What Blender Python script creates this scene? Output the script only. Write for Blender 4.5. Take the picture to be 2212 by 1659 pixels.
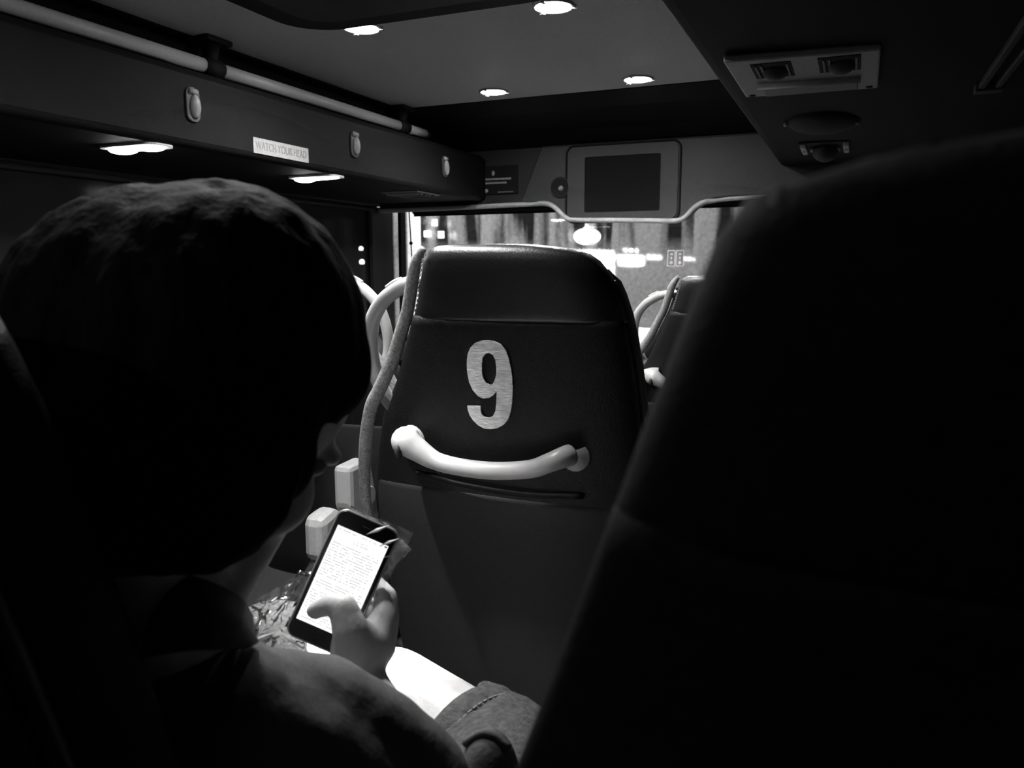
import bpy, bmesh, math, random
from mathutils import Vector, Matrix, Quaternion, noise

for o in list(bpy.data.objects):
    bpy.data.objects.remove(o)
scene = bpy.context.scene
COL = scene.collection
random.seed(7)

# ------------------------------------------------------------------ camera
cam_data = bpy.data.cameras.new('camera')
cam_data.sensor_fit = 'HORIZONTAL'
cam_data.sensor_width = 36.0
cam_data.lens = 1700.0 / 2212.0 * 36.0
cam_data.clip_start = 0.02
cam_data.clip_end = 300
cam_data.dof.use_dof = True
cam_data.dof.focus_distance = 1.5
cam_data.dof.aperture_fstop = 9.0
camera = bpy.data.objects.new('camera', cam_data)
camera.location = (0, 0, 1.12)
camera.rotation_euler = (math.radians(90 - 8.396), 0, math.radians(23.408))
COL.objects.link(camera)
scene.camera = camera

# ------------------------------------------------------------------ world, exposure
world = bpy.data.worlds.new('night_sky')
scene.world = world
world.use_nodes = True
bg = world.node_tree.nodes['Background']
bg.inputs[0].default_value = (0.5, 0.5, 0.5, 1)
bg.inputs[1].default_value = 0.006
vs = scene.view_settings
vs.view_transform = 'Standard'
vs.look = 'None'
vs.gamma = 1.0
vs.exposure = 0.0
vs.use_curve_mapping = False

def add_light(kind, name, loc, energy, size=0.05, target=None, parent=None, angle=None, blend=0.5):
    d = bpy.data.lights.new(name, kind)
    d.energy = energy
    if kind == 'AREA':
        d.size = size
    else:
        d.shadow_soft_size = size
    if kind == 'SPOT':
        d.spot_size = math.radians(angle or 120)
        d.spot_blend = blend
    o = bpy.data.objects.new(name, d)
    COL.objects.link(o)
    o.location = loc
    if target is not None:
        o.rotation_euler = (Vector(target) - Vector(loc)).to_track_quat('-Z', 'Y').to_euler()
    if parent:
        o.parent = parent
    return o

# unseen lamp added outside to brighten the film on the windscreen
add_light('POINT', 'windscreen_fill', (-2.4, 6.6, 3.2), 850, 0.25)

# ------------------------------------------------------------------ materials
MATS = {}
def mat(name, col=0.5, rough=0.6, metal=0.0, noise_amt=0.0, noise_scale=40.0, bump=0.0, bump_scale=200.0,
        emit=0.0, spec=0.5, stretch=None, sheen=0.0, coat=0.0):
    if name in MATS:
        return MATS[name]
    m = bpy.data.materials.new(name)
    m.use_nodes = True
    nt = m.node_tree
    b = nt.nodes['Principled BSDF']
    b.inputs['Base Color'].default_value = (col, col, col, 1)
    b.inputs['Roughness'].default_value = rough
    b.inputs['Metallic'].default_value = metal
    b.inputs['Specular IOR Level'].default_value = spec
    if sheen:
        b.inputs['Sheen Weight'].default_value = sheen
    if coat:
        b.inputs['Coat Weight'].default_value = coat
    if emit:
        b.inputs['Emission Color'].default_value = (1, 1, 1, 1)
        b.inputs['Emission Strength'].default_value = emit
    if noise_amt or bump:
        tc = nt.nodes.new('ShaderNodeTexCoord')
        mp = nt.nodes.new('ShaderNodeMapping')
        nt.links.new(tc.outputs['Object'], mp.inputs['Vector'])
        if stretch:
            mp.inputs['Scale'].default_value = stretch
    if noise_amt:
        n = nt.nodes.new('ShaderNodeTexNoise')
        n.inputs['Scale'].default_value = noise_scale
        n.inputs['Detail'].default_value = 4
        nt.links.new(mp.outputs['Vector'], n.inputs['Vector'])
        r = nt.nodes.new('ShaderNodeMapRange')
        r.inputs['From Min'].default_value = 0.3
        r.inputs['From Max'].default_value = 0.7
        r.inputs['To Min'].default_value = max(0.0, col * (1 - noise_amt))
        r.inputs['To Max'].default_value = min(1.0, col * (1 + noise_amt))
        nt.links.new(n.outputs['Fac'], r.inputs['Value'])
        c = nt.nodes.new('ShaderNodeCombineColor')
        for i in range(3):
            nt.links.new(r.outputs['Result'], c.inputs[i])
        nt.links.new(c.outputs['Color'], b.inputs['Base Color'])
    if bump:
        n2 = nt.nodes.new('ShaderNodeTexNoise')
        n2.inputs['Scale'].default_value = bump_scale
        n2.inputs['Detail'].default_value = 3
        nt.links.new(mp.outputs['Vector'], n2.inputs['Vector'])
        bp = nt.nodes.new('ShaderNodeBump')
        bp.inputs['Strength'].default_value = bump
        bp.inputs['Distance'].default_value = 0.004
        nt.links.new(n2.outputs['Fac'], bp.inputs['Height'])
        nt.links.new(bp.outputs['Normal'], b.inputs['Normal'])
    MATS[name] = m
    return m

M_ceiling = mat('ceiling_vinyl', 0.62, 0.75, noise_amt=0.06, noise_scale=90, bump=0.15, bump_scale=300)
M_panel = mat('dark_moulded_panel', 0.010, 0.62, noise_amt=0.12, noise_scale=60, bump=0.1)
M_panel2 = mat('grey_moulded_panel', 0.026, 0.6, noise_amt=0.12, noise_scale=60, bump=0.1)
M_soffit = mat('duct_vinyl', 0.0035, 0.7, noise_amt=0.15, noise_scale=30, bump=0.15, spec=0.12)
M_floor = mat('floor_vinyl', 0.014, 0.6, noise_amt=0.3, noise_scale=120)
M_wall = mat('side_wall_laminate', 0.06, 0.6, noise_amt=0.15, noise_scale=40)
M_black = mat('black_plastic', 0.006, 0.7, bump=0.1, spec=0.2)
M_rubber = mat('black_rubber', 0.01, 0.7)
M_leather = mat('black_leatherette', 0.008, 0.37, noise_amt=0.2, noise_scale=300, bump=0.12, bump_scale=350, spec=0.6)
M_darkseat = mat('unlit_seat_black', 0.006, 0.85, noise_amt=0.3, noise_scale=200, bump=0.2, bump_scale=400, spec=0.1)  # dulled copy of the seat materials: shade and missing highlights put into it
M_fabric = mat('dark_seat_fabric', 0.0055, 0.5, noise_amt=0.45, noise_scale=260, bump=0.3, bump_scale=500, spec=0.22)
M_lowerback = mat('glow_lifted_lower_back', 0.022, 0.5, noise_amt=0.15, noise_scale=300, bump=0.15, bump_scale=400, spec=0.15)  # paler than the seat fabric, so a soft glow shows low down
M_piping = mat('grey_seat_trim', 0.22, 0.7, noise_amt=0.4, noise_scale=220, bump=0.3, bump_scale=400)
M_handle = mat('white_handle_plastic', 0.36, 0.35, noise_amt=0.04, noise_scale=50)
M_rail = mat('brushed_rail', 0.42, 0.45, noise_amt=0.1, noise_scale=150)
M_number = mat('white_number_print', 0.82, 0.8, noise_amt=0.28, noise_scale=140, bump=0.5, bump_scale=260, stretch=(0.5, 1, 2.2))
M_thread = mat('grey_thread', 0.3, 0.8, noise_amt=0.2, noise_scale=600)
M_skin = mat('skin', 0.6, 0.5, noise_amt=0.1, noise_scale=60, bump=0.12, bump_scale=180)
M_hair = mat('black_hair', 0.006, 0.8, noise_amt=0.5, noise_scale=60, bump=0.5, bump_scale=60, stretch=(3, 3, 0.4), spec=0.03)
M_shirt = mat('grey_cotton', 0.07, 0.85, noise_amt=0.2, noise_scale=250, bump=0.3, bump_scale=60)
M_denim = mat('washed_denim', 0.06, 0.85, noise_amt=0.55, noise_scale=120, bump=0.5, bump_scale=300)
M_bagdark = mat('soft_dark_cloth', 0.07, 0.8, noise_amt=0.3, noise_scale=60, bump=0.2)
M_screenoff = mat('switched_off_glass', 0.006, 0.18)
M_monitor = mat('matt_switched_off_screen', 0.003, 0.6, spec=0.1)
M_metal = mat('satin_metal', 0.45, 0.4, metal=0.6, noise_amt=0.1, noise_scale=200)
M_lightplastic = mat('light_grey_plastic', 0.4, 0.5, noise_amt=0.12, noise_scale=80)
M_midplastic = mat('mid_grey_plastic', 0.2, 0.55, noise_amt=0.12, noise_scale=80)
M_sticker = mat('pale_sticker', 0.62, 0.6, noise_amt=0.12, noise_scale=120)
M_labelplate = mat('dull_label', 0.22, 0.7, noise_amt=0.15, noise_scale=120)
M_ink = mat('dark_ink', 0.12, 0.7, noise_amt=0.2, noise_scale=200)
M_palelines = mat('pale_print', 0.3, 0.6, noise_amt=0.2, noise_scale=200)
M_white = mat('white_gloss_panel', 0.8, 0.35, noise_amt=0.03, noise_scale=20)
M_asphalt = mat('wet_asphalt', 0.04, 0.35, noise_amt=0.4, noise_scale=3, bump=0.3, bump_scale=30)
M_facade = mat('dark_facade', 0.05, 0.8, noise_amt=0.3, noise_scale=1.5)
M_post = mat('painted_steel_post', 0.08, 0.5, noise_amt=0.2, noise_scale=10)

def emission(name, strength, col=1.0, amt=0.04):
    m = bpy.data.materials.new(name)
    m.use_nodes = True
    nt = m.node_tree
    nt.nodes.clear()
    out = nt.nodes.new('ShaderNodeOutputMaterial')
    e = nt.nodes.new('ShaderNodeEmission')
    tc = nt.nodes.new('ShaderNodeTexCoord')
    n = nt.nodes.new('ShaderNodeTexNoise')
    n.inputs['Scale'].default_value = 6
    r = nt.nodes.new('ShaderNodeMapRange')
    r.inputs['To Min'].default_value = strength * (1 - amt)
    r.inputs['To Max'].default_value = strength * (1 + amt)
    e.inputs['Color'].default_value = (col, col, col, 1)
    nt.links.new(tc.outputs['Object'], n.inputs['Vector'])
    nt.links.new(n.outputs['Fac'], r.inputs['Value'])
    nt.links.new(r.outputs['Result'], e.inputs['Strength'])
    nt.links.new(e.outputs['Emission'], out.inputs['Surface'])
    return m

M_lens = emission('lit_lens', 260)
M_stripled = emission('lit_strip_lens', 40)
M_phonescreen = emission('lit_phone_screen', 1.15)
M_phonetext = emission('grey_screen_text', 0.38)
M_signlit = emission('lit_sign_face', 3.0)
M_lightbox = emission('lit_box_face', 50)
M_lampglobe = emission('lit_street_lamp', 30)
M_litwindow = emission('lit_window', 8)
M_litcolumn = emission('glowing_white', 2.2)  # emits by itself, in place of light falling on column and board
M_signtext = emission('pale_sign_lettering', 0.86)

def glass_mat(name, tint, haze, rough, streaks=True):
    m = bpy.data.materials.new(name)
    m.use_nodes = True
    nt = m.node_tree
    nt.nodes.clear()
    L = nt.links.new
    out = nt.nodes.new('ShaderNodeOutputMaterial')
    tr = nt.nodes.new('ShaderNodeBsdfTransparent')
    tr.inputs['Color'].default_value = (tint, tint, tint, 1)
    gl = nt.nodes.new('ShaderNodeBsdfGlossy')
    gl.inputs['Roughness'].default_value = 0.03 if streaks else 0.12
    gl.inputs['Color'].default_value = (1, 1, 1, 1) if streaks else (.4, .4, .4, 1)
    fr = nt.nodes.new('ShaderNodeFresnel')
    fr.inputs['IOR'].default_value = 1.45 if streaks else 1.18
    mixg = nt.nodes.new('ShaderNodeMixShader')
    if streaks:
        tc = nt.nodes.new('ShaderNodeTexCoord')
        # running water: tall thin streaks; drops: fine speckle
        mp = nt.nodes.new('ShaderNodeMapping')
        mp.inputs['Scale'].default_value = (1.0, 1.0, 0.10)
        L(tc.outputs['Object'], mp.inputs['Vector'])
        n1 = nt.nodes.new('ShaderNodeTexNoise')
        n1.inputs['Scale'].default_value = 8.5
        n1.inputs['Detail'].default_value = 2.5
        n1.inputs['Distortion'].default_value = 0.25
        L(mp.outputs['Vector'], n1.inputs['Vector'])
        r1 = nt.nodes.new('ShaderNodeMapRange')
        r1.inputs['From Min'].default_value = 0.44
        r1.inputs['From Max'].default_value = 0.54
        r1.inputs['To Min'].default_value = 0.04
        r1.inputs['To Max'].default_value = 1.0
        L(n1.outputs['Fac'], r1.inputs['Value'])
        # streaks stay in the upper half of the pane
        sep = nt.nodes.new('ShaderNodeSeparateXYZ')
        L(tc.outputs['Object'], sep.inputs['Vector'])
        rz = nt.nodes.new('ShaderNodeMapRange')
        rz.inputs['From Min'].default_value = 1.12
        rz.inputs['From Max'].default_value = 1.26
        L(sep.outputs['Z'], rz.inputs['Value'])
        mxs = nt.nodes.new('ShaderNodeMix')
        mxs.inputs['A'].default_value = 0.9
        L(rz.outputs['Result'], mxs.inputs['Factor'])
        L(r1.outputs['Result'], mxs.inputs['B'])
        n2 = nt.nodes.new('ShaderNodeTexNoise')
        n2.inputs['Scale'].default_value = 55
        n2.inputs['Detail'].default_value = 5
        L(tc.outputs['Object'], n2.inputs['Vector'])
        r2 = nt.nodes.new('ShaderNodeMapRange')
        r2.inputs['From Min'].default_value = 0.3
        r2.inputs['From Max'].default_value = 0.7
        r2.inputs['To Min'].default_value = 0.55
        r2.inputs['To Max'].default_value = 1.0
        L(n2.outputs['Fac'], r2.inputs['Value'])
        mu = nt.nodes.new('ShaderNodeMath'); mu.operation = 'MULTIPLY'
        L(mxs.outputs['Result'], mu.inputs[0]); L(r2.outputs['Result'], mu.inputs[1])
        mu2 = nt.nodes.new('ShaderNodeMath'); mu2.operation = 'MULTIPLY'
        L(mu.outputs[0], mu2.inputs[0]); mu2.inputs[1].default_value = haze
        tl = nt.nodes.new('ShaderNodeBsdfTranslucent')
        tl.inputs['Color'].default_value = (0.85, 0.85, 0.85, 1)
        rf = nt.nodes.new('ShaderNodeBsdfRefraction')
        rf.inputs['IOR'].default_value = 1.03
        rf.inputs['Roughness'].default_value = rough
        rf.inputs['Color'].default_value = (0.8, 0.8, 0.8, 1)
        mh = nt.nodes.new('ShaderNodeMixShader')
        mh.inputs['Fac'].default_value = 0.5
        L(rf.outputs[0], mh.inputs[1]); L(tl.outputs[0], mh.inputs[2])
        mx = nt.nodes.new('ShaderNodeMixShader')
        L(mu2.outputs[0], mx.inputs['Fac'])
        L(tr.outputs[0], mx.inputs[1]); L(mh.outputs[0], mx.inputs[2])
        base = mx
    else:
        # breath fogging the inside of the pane
        tc = nt.nodes.new('ShaderNodeTexCoord')
        n2 = nt.nodes.new('ShaderNodeTexNoise')
        n2.inputs['Scale'].default_value = 3
        n2.inputs['Detail'].default_value = 4
        L(tc.outputs['Object'], n2.inputs['Vector'])
        r2 = nt.nodes.new('ShaderNodeMapRange')
        r2.inputs['From Min'].default_value = 0.3
        r2.inputs['From Max'].default_value = 0.7
        r2.inputs['To Min'].default_value = haze * 0.6
        r2.inputs['To Max'].default_value = haze
        L(n2.outputs['Fac'], r2.inputs['Value'])
        dfz = nt.nodes.new('ShaderNodeBsdfDiffuse')
        dfz.inputs['Color'].default_value = (0.7, 0.7, 0.7, 1)
        mx = nt.nodes.new('ShaderNodeMixShader')
        L(r2.outputs['Result'], mx.inputs['Fac'])
        L(tr.outputs[0], mx.inputs[1]); L(dfz.outputs[0], mx.inputs[2])
        base = mx
    L(fr.outputs[0], mixg.inputs['Fac'])
    L(base.outputs[0], mixg.inputs[1])
    L(gl.outputs[0], mixg.inputs[2])
    L(mixg.outputs[0], out.inputs['Surface'])
    return m

M_windscreen = glass_mat('rain_streaked_glass', 0.75, 0.75, 0.28)
M_sideglass = glass_mat('tinted_side_glass', 0.25, 0.06, 0, streaks=False)

def film_mat(name, lo, hi):
    m = bpy.data.materials.new(name)
    m.use_nodes = True
    nt = m.node_tree
    nt.nodes.clear()
    L = nt.links.new
    out = nt.nodes.new('ShaderNodeOutputMaterial')
    tr = nt.nodes.new('ShaderNodeBsdfTransparent')
    tr.inputs['Color'].default_value = (0.92, 0.92, 0.92, 1)
    gl = nt.nodes.new('ShaderNodeBsdfGlossy')
    gl.inputs['Roughness'].default_value = 0.2
    df = nt.nodes.new('ShaderNodeBsdfTranslucent')
    dd = nt.nodes.new('ShaderNodeBsdfDiffuse')
    fr = nt.nodes.new('ShaderNodeFresnel')
    fr.inputs['IOR'].default_value = 1.5
    tc = nt.nodes.new('ShaderNodeTexCoord')
    n = nt.nodes.new('ShaderNodeTexNoise')
    n.inputs['Scale'].default_value = 38
    n.inputs['Detail'].default_value = 2
    n.inputs['Distortion'].default_value = 1.2
    L(tc.outputs['Object'], n.inputs['Vector'])
    bp = nt.nodes.new('ShaderNodeBump')
    bp.inputs['Strength'].default_value = 0.7
    bp.inputs['Distance'].default_value = 0.006
    L(n.outputs['Fac'], bp.inputs['Height'])
    L(bp.outputs['Normal'], gl.inputs['Normal'])
    L(bp.outputs['Normal'], fr.inputs['Normal'])
    r = nt.nodes.new('ShaderNodeMapRange')
    r.inputs['From Min'].default_value = 0.45
    r.inputs['From Max'].default_value = 0.75
    r.inputs['To Min'].default_value = lo
    r.inputs['To Max'].default_value = hi
    L(n.outputs['Fac'], r.inputs['Value'])
    md = nt.nodes.new('ShaderNodeMixShader')
    L(df.outputs[0], md.inputs[1]); L(dd.outputs[0], md.inputs[2])
    m1 = nt.nodes.new('ShaderNodeMixShader')
    L(r.outputs['Result'], m1.inputs['Fac'])
    L(tr.outputs[0], m1.inputs[1]); L(md.outputs[0], m1.inputs[2])
    m2 = nt.nodes.new('ShaderNodeMixShader')
    L(fr.outputs[0], m2.inputs['Fac'])
    L(m1.outputs[0], m2.inputs[1]); L(gl.outputs[0], m2.inputs[2])
    L(m2.outputs[0], out.inputs['Surface'])
    return m
M_film = film_mat('clear_crinkled_plastic', 0.02, 0.16)
M_film_bright = film_mat('brightened_clear_plastic', 0.15, 0.6)  # whiter copy of the clear film; bright edges put into its colour

# ------------------------------------------------------------------ mesh helpers
def V(*a):
    return Vector(a)

def finish(name, bm, material, parent=None, smooth=False, bevel=0.0, subsurf=0):
    me = bpy.data.meshes.new(name)
    bmesh.ops.recalc_face_normals(bm, faces=bm.faces[:])
    bm.to_mesh(me)
    bm.free()
    if smooth:
        for p in me.polygons:
            p.use_smooth = True
    o = bpy.data.objects.new(name, me)
    me.materials.append(material)
    COL.objects.link(o)
    if parent:
        o.parent = parent
    if bevel:
        b = o.modifiers.new('bevel', 'BEVEL')
        b.width = bevel
        b.segments = 2
        b.limit_method = 'ANGLE'
    if subsurf:
        s = o.modifiers.new('subsurf', 'SUBSURF')
        s.levels = subsurf
        s.render_levels = subsurf
    return o

def box(bm, lo, hi, mtx=None):
    lo, hi = Vector(lo), Vector(hi)
    c = (lo + hi) / 2
    r = bmesh.ops.create_cube(bm, size=1.0)
    for v in r['verts']:
        v.co = Vector((v.co.x * (hi.x - lo.x), v.co.y * (hi.y - lo.y), v.co.z * (hi.z - lo.z))) + c
        if mtx:
            v.co = mtx @ v.co
    return r['verts']

def prism(bm, pts, direction):
    """closed polygon (3D points) extruded along a direction"""
    d = Vector(direction)
    a = [bm.verts.new(Vector(p)) for p in pts]
    b = [bm.verts.new(Vector(p) + d) for p in pts]
    n = len(pts)
    bm.faces.new(a)
    bm.faces.new(list(reversed(b)))
    for i in range(n):
        bm.faces.new((a[i], b[i], b[(i + 1) % n], a[(i + 1) % n]))

def spline(pts, n=8):
    """Catmull-Rom through the points"""
    P = [Vector(p) for p in pts]
    out = []
    for i in range(len(P) - 1):
        p0 = P[i - 1] if i > 0 else P[i] * 2 - P[i + 1]
        p1, p2 = P[i], P[i + 1]
        p3 = P[i + 2] if i + 2 < len(P) else P[i + 1] * 2 - P[i]
        for k in range(n):
            t = k / n
            out.append(0.5 * ((2 * p1) + (p2 - p0) * t + (2 * p0 - 5 * p1 + 4 * p2 - p3) * t * t
                              + (3 * p1 - p0 - 3 * p2 + p3) * t ** 3))
    out.append(P[-1])
    return out

def tube(bm, pts, radius, seg=12, flat=1.0, up=None, caps=True, closed=False):
    """tube along points; radius a number or list; flat squashes it along the binormal"""
    P = [Vector(p) for p in pts]
    n = len(P)
    rad = radius if isinstance(radius, (list, tuple)) else [radius] * n
    if len(rad) != n:
        rad = [rad[min(len(rad) - 1, int(i * (len(rad) - 1) / (n - 1)))] +
               (rad[min(len(rad) - 1, int(i * (len(rad) - 1) / (n - 1)) + 1)] -
                rad[min(len(rad) - 1, int(i * (len(rad) - 1) / (n - 1)))]) *
               (i * (len(rad) - 1) / (n - 1) - int(i * (len(rad) - 1) / (n - 1))) for i in range(n)]
    rings = []
    T0 = (P[1] - P[0]).normalized()
    N = Vector(up) if up is not None else T0.orthogonal()
    N = (N - T0 * N.dot(T0)).normalized()
    for i in range(n):
        if closed:
            T = (P[(i + 1) % n] - P[i - 1]).normalized()
        else:
            T = (P[min(i + 1, n - 1)] - P[max(i - 1, 0)]).normalized()
        N = (N - T * N.dot(T))
        if N.length < 1e-6:
            N = T.orthogonal()
        N.normalize()
        B = T.cross(N)
        rings.append([bm.verts.new(P[i] + (N * math.cos(2 * math.pi * k / seg) * rad[i]
                                           + B * math.sin(2 * math.pi * k / seg) * rad[i] * flat)) for k in range(seg)])
    m = n if closed else n - 1
    for i in range(m):
        a, b = rings[i], rings[(i + 1) % n]
        for k in range(seg):
            bm.faces.new((a[k], a[(k + 1) % seg], b[(k + 1) % seg], b[k]))
    if caps and not closed:
        bm.faces.new(list(reversed(rings[0])))
        bm.faces.new(rings[-1])
    return rings

def ball(bm, c, r, axes=None, u=24, v=14):
    """ellipsoid; r number or 3 radii; axes = 3 vectors"""
    if not isinstance(r, (list, tuple)):
        r = (r, r, r)
    res = bmesh.ops.create_uvsphere(bm, u_segments=u, v_segments=v, radius=1.0)
    c = Vector(c)
    A = [Vector(a) for a in axes] if axes else [V(1, 0, 0), V(0, 1, 0), V(0, 0, 1)]
    for w in res['verts']:
        q = w.co.copy()
        w.co = c + A[0] * q.x * r[0] + A[1] * q.y * r[1] + A[2] * q.z * r[2]

def capsule(bm, a, b, ra, rb, seg=16):
    """tapered capsule: closed surface of revolution"""
    a, b = Vector(a), Vector(b)
    d = b - a
    L = d.length
    z = d / L
    x = z.orthogonal().normalized()
    y = z.cross(x)
    prof = []
    for k in range(1, 6):
        t = math.pi / 2 * (k / 5.0) 
        prof.append((-ra * math.cos(t), ra * math.sin(t)))
    for k in range(0, 5):
        t = math.pi / 2 * (k / 5.0)
        prof.append((L + rb * math.sin(t), rb * math.cos(t)))
    rings = []
    for (h, r) in prof:
        rings.append([bm.verts.new(a + z * h + (x * math.cos(2 * math.pi * i / seg) + y * math.sin(2 * math.pi * i / seg)) * r)
                      for i in range(seg)])
    p0 = bm.verts.new(a - z * ra)
    p1 = bm.verts.new(b + z * rb)
    for i in range(len(rings) - 1):
        for k in range(seg):
            bm.faces.new((rings[i][k], rings[i][(k + 1) % seg], rings[i + 1][(k + 1) % seg], rings[i + 1][k]))
    for k in range(seg):
        bm.faces.new((p0, rings[0][(k + 1) % seg], rings[0][k]))
        bm.faces.new((p1, rings[-1][k], rings[-1][(k + 1) % seg]))

def chain(bm, pts, rads):
    for i in range(len(pts) - 1):
        capsule(bm, pts[i], pts[i + 1], rads[i], rads[i + 1])

def fused(name, bm, material, parent, voxel, smooth_iter=6, displace=None):
    """closed overlapping volumes -> one continuous surface"""
    me = bpy.data.meshes.new(name)
    bmesh.ops.recalc_face_normals(bm, faces=bm.faces[:])
    bm.to_mesh(me)
    bm.free()
    tmp = bpy.data.objects.new(name + '_tmp', me)
    COL.objects.link(tmp)
    r = tmp.modifiers.new('r', 'REMESH')
    r.mode = 'VOXEL'
    r.voxel_size = voxel
    s = tmp.modifiers.new('s', 'SMOOTH')
    s.factor = 0.5
    s.iterations = smooth_iter
    dg = bpy.context.evaluated_depsgraph_get()
    me2 = bpy.data.meshes.new_from_object(tmp.evaluated_get(dg))
    bpy.data.objects.remove(tmp)
    me2.name = name
    for p in me2.polygons:
        p.use_smooth = True
    if displace:
        src = [(v.co.copy(), v.normal.copy()) for v in me2.vertices]
        new = [displace(c_, n_) for c_, n_ in src]
        for v, c_ in zip(me2.vertices, new):
            v.co = c_
    me2.materials.clear()
    me2.materials.append(material)
    o = bpy.data.objects.new(name, me2)
    COL.objects.link(o)
    o.parent = parent
    return o

def empty(name, loc=(0, 0, 0), rotz=0.0):
    o = bpy.data.objects.new(name, None)
    o.empty_display_size = 0.05
    COL.objects.link(o)
    o.location = loc
    o.rotation_euler = (0, 0, rotz)
    return o

def tag(o, label, cat, group=None, kind=None):
    o['label'] = label
    if cat:
        o['category'] = cat
    if group:
        o['group'] = group
    if kind:
        o['kind'] = kind
    return o

def struct(o, label=None):
    o['kind'] = 'structure'
    if label:
        o['label'] = label
    return o

def dup(root, name=None):
    r = root.copy()
    COL.objects.link(r)
    for ch in list(root.children):
        c = ch.copy()
        COL.objects.link(c)
        c.parent = r
        for g in list(ch.children):
            d = g.copy()
            COL.objects.link(d)
            d.parent = c
    return r

def text_mesh(name, body, size, material, parent, mtx, extrude=0.0006, sx=1.0):
    cu = bpy.data.curves.new(name, 'FONT')
    cu.body = body
    cu.size = size
    cu.extrude = extrude
    cu.align_x = 'CENTER'
    cu.align_y = 'CENTER'
    t = bpy.data.objects.new(name + '_tmp', cu)
    COL.objects.link(t)
    dg = bpy.context.evaluated_depsgraph_get()
    me = bpy.data.meshes.new_from_object(t.evaluated_get(dg))
    bpy.data.objects.remove(t)
    me.transform(Matrix.Diagonal((sx, 1, 1, 1)))
    me.transform(mtx)
    me.materials.clear()
    me.materials.append(material)
    o = bpy.data.objects.new(name, me)
    COL.objects.link(o)
    o.parent = parent
    return o

def fill_shape(outer, holes, depth):
    """flat outline with holes -> solid mesh data in the XY plane"""
    cu = bpy.data.curves.new('shape', 'CURVE')
    cu.dimensions = '2D'
    cu.fill_mode = 'BOTH'
    cu.extrude = depth
    for c in [outer] + holes:
        s = cu.splines.new('POLY')
        s.points.add(len(c) - 1)
        for p, q in zip(s.points, c):
            p.co = (q[0], q[1], 0, 1)
        s.use_cyclic_u = True
    t = bpy.data.objects.new('shape_tmp', cu)
    COL.objects.link(t)
    dg = bpy.context.evaluated_depsgraph_get()
    me = bpy.data.meshes.new_from_object(t.evaluated_get(dg))
    bpy.data.objects.remove(t)
    return me

def frame_mtx(origin, xa, ya):
    xa = Vector(xa).normalized()
    ya = Vector(ya)
    ya = (ya - xa * ya.dot(xa)).normalized()
    za = xa.cross(ya)
    m = Matrix((xa, ya, za)).transposed().to_4x4()
    m.translation = Vector(origin)
    return m

def rounded(x0, x1, y0, y1, r, n=5):
    pts = []
    for (cx, cy, a0) in ((x1 - r, y1 - r, 0), (x0 + r, y1 - r, 90), (x0 + r, y0 + r, 180), (x1 - r, y0 + r, 270)):
        for k in range(n + 1):
            a = math.radians(a0 + 90 * k / n)
            pts.append((cx + r * math.cos(a), cy + r * math.sin(a)))
    return pts

# ================================================================== THE BUS (setting)
XL, XR = -2.25, 0.42          # side walls
YB, YF = -2.2, 3.5            # rear bulkhead, front fascia
ZC = 1.78                     # ceiling

bm = bmesh.new(); box(bm, (XL - 0.05, YB, -0.05), (XR + 0.05, 3.75, 0.0))
struct(finish('floor', bm, M_floor), 'dark vinyl floor of the upper deck')

# light ceiling panel between the two ducts
bm = bmesh.new(); box(bm, (-1.79, YB, ZC), (-0.470, 2.965, ZC + 0.03))
ceiling = struct(finish('ceiling', bm, M_ceiling), 'pale ceiling panel lit by round downlights')

# dark front coving, sloping from the ceiling panel down to the fascia
bm = bmesh.new()
prism(bm, [(-1.9, 2.965, ZC + 0.03), (-1.9, 2.965, ZC - 0.004), (-1.9, 3.10, ZC - 0.035), (-1.9, 3.36, 1.715), (-1.9, YF, 1.67), (-1.9, YF + 0.05, 1.67), (-1.9, YF + 0.05, ZC + 0.03)], (2.32, 0, 0))
struct(finish('trim_1', bm, M_soffit), 'dark coving between ceiling panel and front fascia')

# left duct above the windows
bm = bmesh.new()
prism(bm, [(-1.79, YB, ZC + 0.03), (-1.795, YB, ZC - 0.004), (-1.83, YB, 1.765), (-1.83, YB, 1.66), (-1.675, YB, 1.648), (-1.65, YB, 1.625),
           (-1.65, YB, 1.458), (-1.656, YB, 1.444), (-1.67, YB, 1.438), (XL - 0.05, YB, 1.436), (XL - 0.05, YB, ZC + 0.03)], (0, YF - YB, 0))
duct_left = struct(finish('trim_2', bm, M_soffit, bevel=0.006), 'dark overhead duct along the left windows')
# right duct
bm = bmesh.new()
prism(bm, [(-0.470, YB, ZC + 0.03), (-0.465, YB, ZC - 0.004), (-0.43, YB, 1.75), (-0.33, YB, 1.57), (-0.305, YB, 1.535), (-0.285, YB, 1.53), (XR + 0.05, YB, 1.515), (XR + 0.05, YB, ZC + 0.03)], (0, YF - YB, 0))
duct_right = struct(finish('trim_3', bm, M_soffit, bevel=0.006), 'dark overhead duct along the right windows')

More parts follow.
